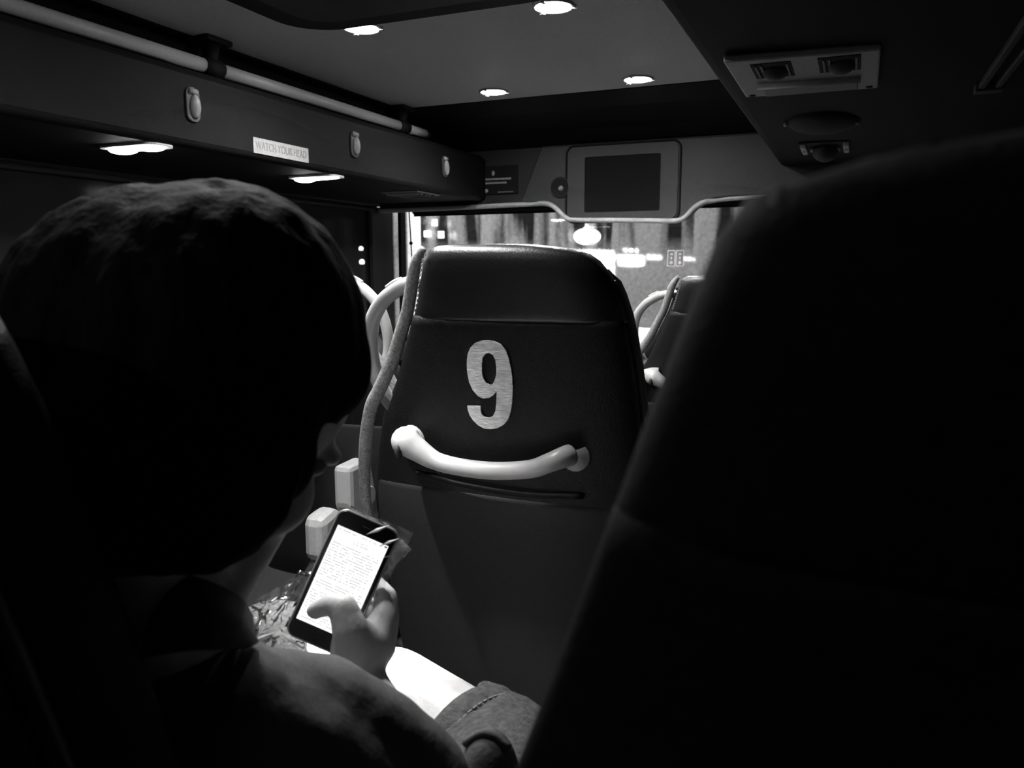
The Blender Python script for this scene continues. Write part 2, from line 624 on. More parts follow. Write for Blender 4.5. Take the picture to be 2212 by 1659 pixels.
# side walls with window openings: lower wall, window pillars, glass
def side_wall(name, x0, x1, pillars, ztop, label):
    bm = bmesh.new()
    box(bm, (x0, YB, 0), (x1, 3.7, 0.78))
    w = struct(finish(name, bm, M_wall), label)
    for (a, b) in pillars:
        bm = bmesh.new(); box(bm, (x0, a, 0.78), (x1, b, ztop))
        finish('window_pillar', bm, M_panel, w, bevel=0.008)
    return w
wl = side_wall('wall_left', XL - 0.05, XL, [(YB, -1.9), (-0.55, -0.43), (0.95, 1.07), (2.28, 2.36), (3.42, 3.7)], 1.43, 'dark left side wall below the windows')
wr = side_wall('wall_right', XR, XR + 0.05, [(YB, -1.9), (-0.55, -0.43), (0.95, 1.07), (2.3, 2.42), (3.35, 3.7)], 1.52, 'dark right side wall below the windows')
wn = 1
for (a, b) in ((-1.9, -0.55), (-0.43, 0.95), (1.07, 2.28), (2.36, 3.42)):
    root = empty('window_%d' % wn, (XL - 0.03, (a + b) / 2, 0.78)); struct(root, 'dark left side window with rubber seal')
    bm = bmesh.new(); box(bm, (-0.003, a - (a + b) / 2, 0), (0.003, b - (a + b) / 2, 0.65))
    finish('pane', bm, M_sideglass, root)
    h = (b - a) / 2
    bm = bmesh.new()
    tube(bm, [(0.03, -h + .02, .02), (0.03, h - .02, .02), (0.03, h - .02, .63), (0.03, -h + .02, .63)], 0.011, 8, closed=True)
    finish('rubber_seal', bm, M_rubber, root, smooth=True)
    wn += 1
for (a, b) in ((-1.9, -0.55), (-0.43, 0.95), (1.07, 2.3), (2.42, 3.35)):
    root = empty('window_%d' % wn, (XR + 0.03, (a + b) / 2, 0.78)); struct(root, 'dark right side window')
    bm = bmesh.new(); box(bm, (-0.003, a - (a + b) / 2, 0), (0.003, b - (a + b) / 2, 0.74))
    finish('pane', bm, M_sideglass, root)
    wn += 1
bm = bmesh.new(); box(bm, (XL - 0.05, YB - 0.05, 0), (XR + 0.05, YB, ZC + 0.03))
struct(finish('wall_rear', bm, M_wall), 'rear bulkhead')

# front: bulkhead below the windscreen, fascia above, windscreen glass
bm = bmesh.new(); box(bm, (XL - 0.05, 3.62, 0), (XR + 0.05, 3.72, 0.72))
front = struct(finish('wall_front', bm, M_wall), 'dark bulkhead below the windscreen')
bm = bmesh.new(); prism(bm, [(XL, 3.36, 0.66), (XL, 3.62, 0.66), (XL, 3.62, 0.735), (XL, 3.40, 0.735), (XL, 3.36, 0.715)], (XR - XL, 0, 0))
struct(finish('trim_4', bm, M_panel2, bevel=0.008), 'grey ledge under the windscreen')

# the fascia with its wavy lower edge (x, z outline)
edge = [(XL, 1.405), (-2.17, 1.407), (-1.75, 1.411), (-1.42, 1.416), (-1.33, 1.414), (-1.29, 1.398), (-1.255, 1.366), (-1.225, 1.344), (-1.19, 1.337),
        (-1.0, 1.331), (-0.76, 1.323), (-0.715, 1.325), (-0.685, 1.342), (-0.655, 1.373), (-0.62, 1.395), (-0.57, 1.406), (-0.50, 1.412), (-0.2, 1.42), (XR, 1.42)]
outline = [(x, z) for x, z in edge] + [(XR, 1.68), (XL, 1.68)]
bm = bmesh.new(); prism(bm, [(x, YF, z) for x, z in outline], (0, 0.07, 0))
fascia = struct(finish('wall_fascia', bm, M_panel), 'dark front fascia above the windscreen')
# rolled rim along the lower edge
bm = bmesh.new(); tube(bm, spline([(x, YF - 0.012 - (0.02 if -1.40 < x < -0.6 else 0), z - 0.001) for x, z in edge], 4), 0.0115, 10)
finish('lower_rim', bm, M_lightplastic, fascia, smooth=True)
# raised housing around the monitor
hs = [(-1.462, 1.425), (-1.40, 1.418), (-1.33, 1.415), (-1.29, 1.399), (-1.255, 1.367), (-1.225, 1.345), (-1.19, 1.338), (-1.0, 1.332), (-0.76, 1.324), (-0.715, 1.326),
      (-0.685, 1.343), (-0.655, 1.374), (-0.62, 1.396), (-0.57, 1.407), (-0.50, 1.413), (0.40, 1.42), (0.40, 1.672), (-1.362, 1.672)]
bm = bmesh.new(); prism(bm, [(x, YF - 0.025, z) for x, z in hs], (0, 0.03, 0))
finish('monitor_housing', bm, M_panel2, fascia, bevel=0.01)

# windscreen
ws = empty('window_9', (0, 3.62, 0)); struct(ws, 'rain-streaked front windscreen of the upper deck')
bm = bmesh.new(); box(bm, (XL, -0.004, 0.70), (XR, 0.004, 1.70))
finish('pane', bm, M_windscreen, ws)
bm = bmesh.new(); box(bm, (-2.19, -0.05, 0.72), (-2.172, 0.02, 1.44)); finish('left_post', bm, M_black, ws, bevel=0.004)
bm = bmesh.new(); box(bm, (XR - 0.05, -0.05, 0.72), (XR - 0.03, 0.02, 1.44)); finish('right_post', bm, M_black, ws, bevel=0.004)

# rolled-up blind with its cord
bl = empty('roller_blind', (0, 3.585, 1.40)); tag(bl, 'black rolled-up blind under the fascia at the top of the windscreen', 'blind')
bm = bmesh.new(); tube(bm, [(-2.10, 0, 0.012), (-0.2, 0, 0.012)], 0.022, 16); finish('blind_roll', bm, M_black, bl, smooth=True)
bm = bmesh.new(); box(bm, (-2.10, -0.004, -0.020), (-0.2, 0.004, 0.01)); finish('hem_bar', bm, M_black, bl, bevel=0.002)
bm = bmesh.new(); tube(bm, spline([(-2.112, -0.03, 0.01), (-2.106, -0.03, -0.1), (-2.10, -0.03, -0.24), (-2.094, -0.03, -0.36)], 6), 0.0032, 8)
cord = finish('pull_cord', bm, M_black, bl, smooth=True)
bm = bmesh.new(); ball(bm, (-2.1035, -0.03, -0.155), 0.009); finish('cord_bead', bm, M_black, cord, smooth=True)

# ================================================================== downlights in the ceiling
def dome(bm, r, h, n=24, rings=5):
    rr = []
    for i in range(rings):
        t = i / rings
        rr.append([bm.verts.new((r * math.cos(math.pi / 2 * t) * math.cos(2 * math.pi * k / n), r * math.cos(math.pi / 2 * t) * math.sin(2 * math.pi * k / n), -h * math.sin(math.pi / 2 * t))) for k in range(n)])
    top = bm.verts.new((0, 0, -h))
    for i in range(rings - 1):
        for k in range(n):
            bm.faces.new((rr[i][k], rr[i][(k + 1) % n], rr[i + 1][(k + 1) % n], rr[i + 1][k]))
    for k in range(n):
        bm.faces.new((rr[-1][k], rr[-1][(k + 1) % n], top))

def downlight(x, y, label, watts, aim=(0, 0, -1), angle=140, blend=.6):
    root = empty('ceiling_downlight', (x, y, ZC))
    tag(root, label, 'light', 'round downlights in the ceiling panel')
    bm = bmesh.new(); dome(bm, 0.047, 0.010)
    finish('lens', bm, M_lens, root, smooth=True)
    bm = bmesh.new()
    tube(bm, [(0.050 * math.cos(2 * math.pi * k / 28), 0.050 * math.sin(2 * math.pi * k / 28), -0.002) for k in range(28)], 0.005, 8, closed=True)
    finish('rim', bm, M_metal, root, smooth=True)
    for k in range(3):
        a = 2 * math.pi * k / 3 + 0.4
        bm = bmesh.new(); box(bm, (-0.007, -0.005, -0.010), (0.007, 0.005, 0.0), Matrix.Translation((0.052 * math.cos(a), 0.052 * math.sin(a), 0)) @ Matrix.Rotation(a, 4, 'Z'))
        finish('clip', bm, M_metal, root)
    add_light('SPOT', 'downlight_beam', (0, 0, -0.02), watts, 0.02 if angle < 90 else 0.045, target=(aim[0], aim[1], aim[2] - 0.02), parent=root, angle=angle, blend=blend)
    return root
downlight(-1.295, 1.945, 'round ceiling downlight left of the hatch, nearest on the left', 32)
downlight(-0.745, 1.985, 'round ceiling downlight cut by the top edge of the picture', 32)
downlight(-1.295, 2.815, 'round ceiling downlight on the left by the front coving', 32)
downlight(-0.745, 2.835, 'round ceiling downlight on the right by the front coving', 32)
downlight(-0.85, 0.72, 'round ceiling reading light shining on the lap and the seat numbered 9', 120, (0.23, 0.30, -1.20), 31, 1.0)

downlight(-1.02, 1.15, 'round ceiling downlight above the aisle behind the roof hatch', 75)

downlight(-1.02, -0.75, 'unseen ceiling downlight added behind the camera as faint fill', 4)  # extra fixture added as weak fill for shirt and dark areas
downlight(-0.80, 0.92, 'unseen ceiling spotlight added to whiten the bare knee', 600, (0.22, -0.02, -1.18), 19, 1.0)  # extra narrow beam added beside the reading light to overexpose the thigh
# escape hatch, a dark rounded frame in the ceiling
me = fill_shape(rounded(-1.42, -0.64, 1.26, 1.865, 0.13, 8), [], 0.014)
hatch = bpy.data.objects.new('roof_hatch', me); me.materials.append(M_black)
COL.objects.link(hatch); hatch.location = (0, 0, ZC - 0.013)
tag(hatch, 'dark rounded roof hatch at the top edge of the picture', 'hatch')
me = fill_shape(rounded(-1.33, -0.73, 1.34, 1.78, 0.09, 8), [], 0.006)
hp = bpy.data.objects.new('hatch_panel', me); me.materials.append(M_panel); COL.objects.link(hp); hp.parent = hatch; hp.location = (0, 0, -0.017)
bm = bmesh.new(); tube(bm, spline([(-1.12, 1.5, -0.02), (-1.09, 1.5, -0.05), (-0.97, 1.5, -0.05), (-0.94, 1.5, -0.02)], 5), 0.009, 8)
finish('hatch_handle', bm, M_black, hatch, smooth=True)
bm = bmesh.new(); pts = rounded(-1.435, -0.625, 1.245, 1.88, 0.14, 8)
tube(bm, [(x, y, 0.009) for x, y in pts], 0.006, 8, closed=True)
finish('hatch_seal', bm, M_rubber, hatch, smooth=True)

# ================================================================== hand rail on the left
rail = empty('grab_rail', (-1.768, 0, 1.70)); tag(rail, 'long pale tubular grab rail hung under the left edge of the ceiling', 'rail')
bm = bmesh.new(); tube(bm, [(-0.003, y, 0) for y in (-1.5, 0.5, 1.3)] + [(0, 1.84, 0)], 0.020, 16); finish('rail_tube', bm, M_rail, rail, smooth=True)
bm = bmesh.new(); tube(bm, [(0, 1.90, 0), (0, 2.91, 0)], 0.020, 16); finish('rail_tube', bm, M_rail, rail, smooth=True)
bm = bmesh.new(); tube(bm, [(0, 2.96, 0), (0, 3.12, 0)], 0.019, 16); finish('rail_tube', bm, M_rail, rail, smooth=True)
for y in (0.35, 1.868, 2.935):
    br = empty('rail_bracket', (0, y, 0)); br.parent = rail
    bm = bmesh.new(); tube(bm, [(0, -0.034, 0), (0, 0.034, 0)], 0.0265, 16); finish('collar', bm, M_black, br, smooth=True)
    bm = bmesh.new(); tube(bm, [(0, 0, 0.0), (0, 0, 0.03), (0, 0, 0.066)], [0.017, 0.02, 0.028], 12, flat=0.8); finish('stem', bm, M_black, br, smooth=True)
    bm = bmesh.new(); box(bm, (-0.04, -0.05, 0.064), (0.04, 0.05, 0.079)); finish('foot_plate', bm, M_black, br, bevel=0.004)
bm = bmesh.new(); tube(bm, [(0, 3.115, 0), (0, 3.15, 0)], 0.019, 14); finish('end_cap', bm, M_black, rail, smooth=True)

# ================================================================== fittings on the left duct
def on_duct(y, z):
    """point on the upright inner face of the left duct"""
    return V(-1.65, y, z)
duct_up = V(0, 0, 1)
duct_nrm = V(1, 0, 0)
# warning label
lab = empty('warning_label', on_duct(2.022, 1.4785)); tag(lab, 'pale rectangular warning label on the left overhead duct', 'label')
fm = frame_mtx((0, 0, 0), (0, 1, 0), duct_up)
bm = bmesh.new(); box(bm, (-0.128, -0.0225, 0.0), (0.128, 0.0225, 0.0015), fm); finish('label_plate', bm, M_labelplate, lab)
text_mesh('label_text', 'WATCH YOUR HEAD', 0.033, M_ink, lab, fm @ Matrix.Translation((0, 0, 0.0018)), 0.0004, 0.74)

# locker catches
for i, (y, lb) in enumerate(((1.665, 'dim oval locker catch under the near end of the hand rail bracket'), (2.41, 'dim oval locker catch right of the warning label'), (3.08, 'dim oval locker catch nearest the front fascia'))):
    base = on_duct(y, 1.553)
    k = empty('locker_catch', base); tag(k, lb, 'catch', 'locker catches along the left duct')
    fm = frame_mtx((0, 0, 0), (0, 1, 0), duct_up)
    bm = bmesh.new(); prism(bm, [fm @ V(x, z, 0) for x, z in rounded(-0.024, 0.024, -0.048, 0.042, 0.02)], duct_nrm * 0.006); finish('back_plate', bm, M_panel2, k, bevel=0.002)
    bm = bmesh.new(); ball(bm, fm @ V(0.004, -0.008, 0.008), (0.016, 0.032, 0.012), [fm.to_3x3() @ V(1, 0, 0), fm.to_3x3() @ V(0, 1, 0), fm.to_3x3() @ V(0, 0, 1)], 16, 10); finish('thumb_pad', bm, M_midplastic, k, smooth=True)
    bm = bmesh.new(); tube(bm, [fm @ V(-0.013, 0.030, 0.006), fm @ V(0.013, 0.030, 0.006)], 0.008, 10); finish('hinge', bm, M_midplastic, k, smooth=True)

# twin strip lamps on the underside of the duct
def strip_lamp(y, label, w1, w2, watts):
    k = empty('duct_lamp', (-1.742, y, 1.437)); tag(k, label, 'light', 'twin lamps under the left duct')
    bm = bmesh.new(); prism(bm, [(x, yy, 0) for x, yy in rounded(-0.115, 0.085, -0.045, 0.045, 0.03)], (0, 0, -0.006)); finish('bezel', bm, M_lightplastic, k)
    bm = bmesh.new(); ball(bm, (-0.062, 0, -0.008), (0.042, 0.032, 0.011), None, 20, 12); finish('bulb_lens', bm, M_stripled, k, smooth=True)
    bm = bmesh.new(); ball(bm, (0.038, 0, -0.007), (0.040, 0.030, w2), None, 20, 12); finish('bulb_lens', bm, M_stripled, k, smooth=True)
    bm = bmesh.new(); box(bm, (-0.06, -0.012, -0.012), (0.04, 0.012, -0.005)); finish('lens_bar', bm, M_stripled, k, bevel=0.002)
    add_light('SPOT', 'duct_lamp_beam', (0, 0, -.022), watts, .04, target=(.75, 0, -.8), parent=k, angle=150, blend=.5)
    return k
strip_lamp(1.57, 'bright twin lamp under the left duct nearest the camera', 0.011, 0.010, 5)
strip_lamp(2.33, 'smaller bright lamp under the left duct below the warning label', 0.011, 0.004, 5)
# vent grille further on
k = empty('air_vent', (-1.77, 3.0, 1.437)); tag(k, 'flat pale air vent under the far end of the left duct', 'vent')
bm = bmesh.new(); box(bm, (-0.09, -0.10, -0.006), (0.09, 0.10, 0.0)); finish('vent_frame', bm, M_midplastic, k, bevel=0.002)
for i in range(5):
    bm = bmesh.new(); box(bm, (-0.075, -0.008, -0.005), (0.075, 0.008, 0.003), Matrix.Translation((0, -0.07 + 0.035 * i, -0.007)) @ Matrix.Rotation(0.5, 4, 'X')); finish('vent_slat', bm, M_lightplastic if i in (1, 3) else M_midplastic, k)

# ================================================================== fittings under the right duct
zs = 1.527
k = empty('air_unit', (-0.125, 1.80, zs)); tag(k, 'grey rectangular air unit with two dark nozzles under the right duct', 'vent')
bm = bmesh.new(); prism(bm, [(x, y, 0) for x, y in ((-0.135, -0.17), (0.143, -0.145), (0.146, 0.19), (-0.135, 0.175))], (0, 0, -0.014)); finish('unit_plate', bm, M_lightplastic, k, bevel=0.004)
bm = bmesh.new(); box(bm, (-0.088, 0.075, -0.018), (0.105, 0.165, -0.013)); finish('lens_cover', bm, M_midplastic, k, bevel=0.003)
bm = bmesh.new(); tube(bm, [(-0.095, 0.045, -0.015), (0.11, 0.06, -0.015)], 0.013, 10, flat=0.8); finish('ridge', bm, M_lightplastic, k, smooth=True)
for cx in (-0.052, 0.072):
    n = bmesh.new(); box(n, (cx - 0.038, -0.135, -0.0155), (cx + 0.038, -0.012, -0.013)); nz = finish('nozzle_recess', n, M_black, k, bevel=0.002)
    n = bmesh.new(); ball(n, (cx + 0.004, -0.06, -0.014), (0.026, 0.042, 0.016), None, 18, 10); finish('nozzle_ball', n, M_rubber, nz, smooth=True)
    for q in (-0.028, -0.018, 0.03):
        n = bmesh.new(); box(n, (cx + q - 0.002, -0.125, -0.018), (cx + q + 0.002, -0.02, -0.0145)); finish('nozzle_fin', n, M_midplastic, nz)
for cx, cy in ((-0.118, 0.155), (0.128, 0.165)):
    n = bmesh.new(); tube(n, [(cx, cy, -0.012), (cx, cy, -0.0165)], 0.007, 12); finish('screw', n, M_panel, k, smooth=True)

k = empty('reading_light', (-0.120, 2.93, zs)); tag(k, 'small reading light with a dark ball between two pale tabs under the right duct', 'light')
bm = bmesh.new(); prism(bm, [(x, y, 0) for x, y in rounded(-0.08, 0.08, -0.11, 0.12, 0.02)], (0, 0, -0.005)); finish('back_plate', bm, M_black, k, bevel=0.002)
for cx in (-0.066, 0.066):
    n = bmesh.new(); box(n, (cx - 0.009, -0.08, -0.016), (cx + 0.009, 0.09, -0.004)); p = finish('side_tab', n, M_sticker, k, bevel=0.003)
    n = bmesh.new(); tube(n, [(cx, 0.0, -0.014), (cx, 0.0, -0.018)], 0.004, 10); finish('screw', n, M_ink, p)
n = bmesh.new(); ball(n, (0.0, 0.03, -0.012), (0.042, 0.085, 0.038), None, 22, 12); finish('swivel_ball', n, M_rubber, k, smooth=True)
n = bmesh.new(); box(n, (-0.047, -0.01, -0.014), (-0.032, 0.05, -0.006)); finish('switch', n, M_lightplastic, k, bevel=0.002)
n = bmesh.new(); box(n, (0.034, -0.01, -0.014), (0.047, 0.05, -0.006)); finish('switch', n, M_midplastic, k, bevel=0.002)

k = empty('ceiling_speaker', (-0.11, 2.45, zs)); tag(k, 'black domed speaker unit with a tiny bright stud under the right duct', 'speaker')
n = bmesh.new(); ball(n, (0, 0, 0.0), (0.095, 0.15, 0.03), None, 26, 12); finish('dome', n, M_black, k, smooth=True)
n = bmesh.new(); ball(n, (-0.098, -0.02, -0.006), (0.006, 0.012, 0.006), None, 12, 8); finish('stud', n, M_handle, k, smooth=True)
n = bmesh.new(); ball(n, (0.09, 0.0, -0.01), (0.008, 0.012, 0.006), None, 12, 8); finish('stud', n, M_midplastic, k, smooth=True)

k = empty('curtain_track', (0.245, 1.2, 1.523)); tag(k, 'faint pair of rails along the right duct at the picture edge', 'rail')
for dx in (-0.016, 0.016):
    n = bmesh.new(); box(n, (dx - 0.007, -2.0, -0.016), (dx + 0.007, 0.86, -0.001)); finish('track_rail', n, M_panel2, k, bevel=0.003)
n = bmesh.new(); box(n, (-0.028, 0.86, -0.02), (0.028, 0.9, -0.001)); finish('end_stop', n, M_panel2, k, bevel=0.003)

# ================================================================== fittings on the front fascia
yp = YF - 0.025
mon = empty('monitor', (-0.9725, yp, 1.488)); tag(mon, 'switched-off monitor set into the front fascia housing', 'monitor')
me = fill_shape(rounded(-0.253, 0.247, -0.155, 0.165, 0.03), [list(reversed(rounded(-0.172, 0.172, -0.121, 0.122, 0.006, 2)))], 0.006)
me.transform(Matrix.Rotation(math.pi / 2, 4, 'X')); me.materials.append(M_panel2)
bz = bpy.data.objects.new('bezel', me); COL.objects.link(bz); bz.parent = mon; bz.location = (0, -0.004, 0)
bm = bmesh.new(); tube(bm, [(x, -0.002, z) for x, z in rounded(-0.262, 0.256, -0.164, 0.174, 0.036)], 0.0045, 6, closed=True); finish('bezel_groove', bm, M_black, mon, smooth=True)
bm = bmesh.new(); box(bm, (-0.174, -0.004, -0.123), (0.174, 0.0, 0.124)); finish('screen', bm, M_monitor, mon)
spk = empty('fascia_speaker', (-1.262, yp, 1.484)); tag(spk, 'small round dark speaker left of the monitor', 'speaker')
bm = bmesh.new(); tube(bm, [(0, 0, 0), (0, -0.010, 0)], 0.044, 28); finish('speaker_grille', bm, M_black, spk, bevel=0.003)
bm = bmesh.new(); tube(bm, [(0.044 * math.cos(2 * math.pi * i / 28), -0.006, 0.044 * math.sin(2 * math.pi * i / 28)) for i in range(28)], 0.004, 6, closed=True); finish('speaker_ring', bm, M_panel, spk, smooth=True)
bm = bmesh.new(); ball(bm, (0.004, -0.010, -0.006), (0.013, 0.006, 0.013), None, 14, 8); finish('speaker_cap', bm, M_midplastic, spk, smooth=True)
pl = empty('notice_plate', (-1.605, YF, 1.532)); tag(pl, 'dark notice plate with two pale lines of small print on the fascia', 'sign')
bm = bmesh.new(); box(bm, (-0.122, -0.008, -0.066), (0.122, 0.0, 0.066)); finish('plate', bm, M_black, pl, bevel=0.002)
for (x0, x1, z, h, ph) in ((-0.088, 0.09, 0.005, 0.0042, 0), (-0.055, 0.065, -0.013, 0.0042, 1), (-0.012, 0.004, 0.032, 0.012, 2), (-0.058, -0.03, -0.048, 0.009, 3), (0.02, 0.10, -0.056, 0.002, 4)):
    bm = bmesh.new()
    if h < 0.006:
        x = x0
        while x < x1:
            w = 0.004 + 0.006 * random.random()
            box(bm, (x, -0.0092, z - h), (min(x + w, x1), -0.0078, z + h)); x += w + 0.0018
        o = finish('print_line', bm, M_palelines if ph < 2 else M_midplastic, pl)
    else:
        ball(bm, ((x0 + x1) / 2, -0.008, z), ((x1 - x0) / 2, 0.0012, h), None, 12, 8); o = finish('pictogram', bm, M_palelines, pl, smooth=True)

# sticker on the windscreen
st = empty('windscreen_sticker', (-0.755, 3.612, 1.163)); tag(st, 'square two-panel pictogram sticker on the right of the windscreen', 'sticker')
for s in (-1, 1):
    c = s * 0.0195
    me = fill_shape(rounded(c - 0.0185, c + 0.0185, -0.037, 0.037, 0.005, 2), [list(reversed(rounded(c - 0.0145, c + 0.0145, -0.033, 0.033, 0.004, 2)))], 0.0006)
    me.transform(Matrix.Rotation(math.pi / 2, 4, 'X')); me.materials.append(M_sticker)
    o = bpy.data.objects.new('sticker_border', me); COL.objects.link(o); o.parent = st
    bm = bmesh.new(); box(bm, (c - 0.0145, -0.0004, -0.033), (c + 0.0145, 0.0004, 0.033)); o2 = finish('sticker_field', bm, M_midplastic, st)
    bm = bmesh.new()
    for (cx, cz, rx, rz) in ((0, -0.02, .008, .008), (0, 0.0, .004, .007), (0.001, 0.018, .007, .004)):
        ball(bm, (c + cx, -0.001, cz), (rx, 0.0006, rz), None, 12, 6)
    finish('pictogram', bm, M_sticker, o2, smooth=True)

# white box on the ledge, below the windscreen
wb = empty('ledge_box', (-0.80, 3.30, 0.0)); tag(wb, 'bright white rounded casing below the windscreen right of the seat numbered 9', 'casing')
bm = bmesh.new(); prism(bm, [(-0.2, y, z) for y, z in ((-0.10, 0.0), (-0.10, 0.765), (-0.09, 0.785), (0.30, 0.785), (0.30, 0.0))], (0.4, 0, 0)); finish('casing', bm, M_white, wb, bevel=0.012)
bm = bmesh.new()
tube(bm, [(-0.2, -0.02, 0.80), (0.2, -0.02, 0.80)], 0.07, 24); finish('rounded_top', bm, M_white, wb, smooth=True, bevel=0.008)
bm = bmesh.new(); box(bm, (-0.202, -0.102, 0.772), (0.202, -0.05, 0.79)); finish('joint_strip', bm, M_lightplastic, wb)

# ================================================================== seats
ZT = 1.155
def lerp_tab(tab, z):
    for (a, b) in zip(tab, tab[1:]):
        if b[0] <= z <= a[0]:
            t = (a[0] - z) / (a[0] - b[0])
            return [p + (q - p) * t for p, q in zip(a[1:], b[1:])]
    return list(tab[0][1:]) if z > tab[0][0] else list(tab[-1][1:])
# half widths by height: aisle side, inner side, trim line on the aisle side
AISLE = [(1.155, .104), (1.152, .117), (1.133, .130), (1.10, .140), (1.069, .149), (1.016, .172), (.928, .210), (.85, .250), (.78, .274), (.70, .288), (.55, .29), (.29, .28)]
INNER = [(1.155, .050), (1.152, .084), (1.147, .118), (1.137, .142), (1.109, .164), (1.074, .179), (1.04, .188), (.98, .197), (.93, .202), (.85, .208), (.70, .214), (.29, .21)]
TRIM = [(1.150, .134), (1.13, .149), (1.104, .159), (1.075, .169), (1.044, .180), (1.013, .196), (.976, .214), (.947, .232), (.909, .257), (.882, .276), (.842, .292), (.796, .305), (.74, .316), (.683, .322), (.60, .322), (.48, .318)]
DARK = [(1.155, .060), (1.151, .088), (1.1445, .111), (1.141, .120), (1.125, .132), (1.097, .140), (1.077, .148), (1.02, .169), (.971, .187), (.935, .201), (.85, .235), (.70, .26), (.29, .26)]
def aw(z): return lerp_tab(AISLE, z)[0]
def iw(z): return lerp_tab(INNER, z)[0]
def tw(z): return lerp_tab(TRIM, z)[0]
def seat_y(z):
    return 0.22 * (ZT - z)

def slab(bm, levels, rear_bulge=0.014):
    """levels: (z, left half width, right half width, y rear, y front); rounded slab"""
    rings = []
    for (z, wl_, wr_, y0, y1) in levels:
        ring = []
        ym, hy = (y0 + y1) / 2, (y1 - y0) / 2
        N = 40
        for k in range(N):
            a = 2 * math.pi * k / N
            c, s = math.cos(a), math.sin(a)
            wd = wr_ if c > 0 else wl_
            px = math.copysign(abs(c) ** 0.32, c) * wd
            py = math.copysign(abs(s) ** 0.55, s) * hy
            if s < 0:
                py -= rear_bulge * (1 - (px / wd) ** 2)
            ring.append(bm.verts.new((px, ym + py, z)))
        rings.append(ring)
    for a, b in zip(rings, rings[1:]):
        for k in range(len(a)):
            bm.faces.new((a[k], a[(k + 1) % len(a)], b[(k + 1) % len(b)], b[k]))
    bm.faces.new(rings[0]); bm.faces.new(list(reversed(rings[-1])))

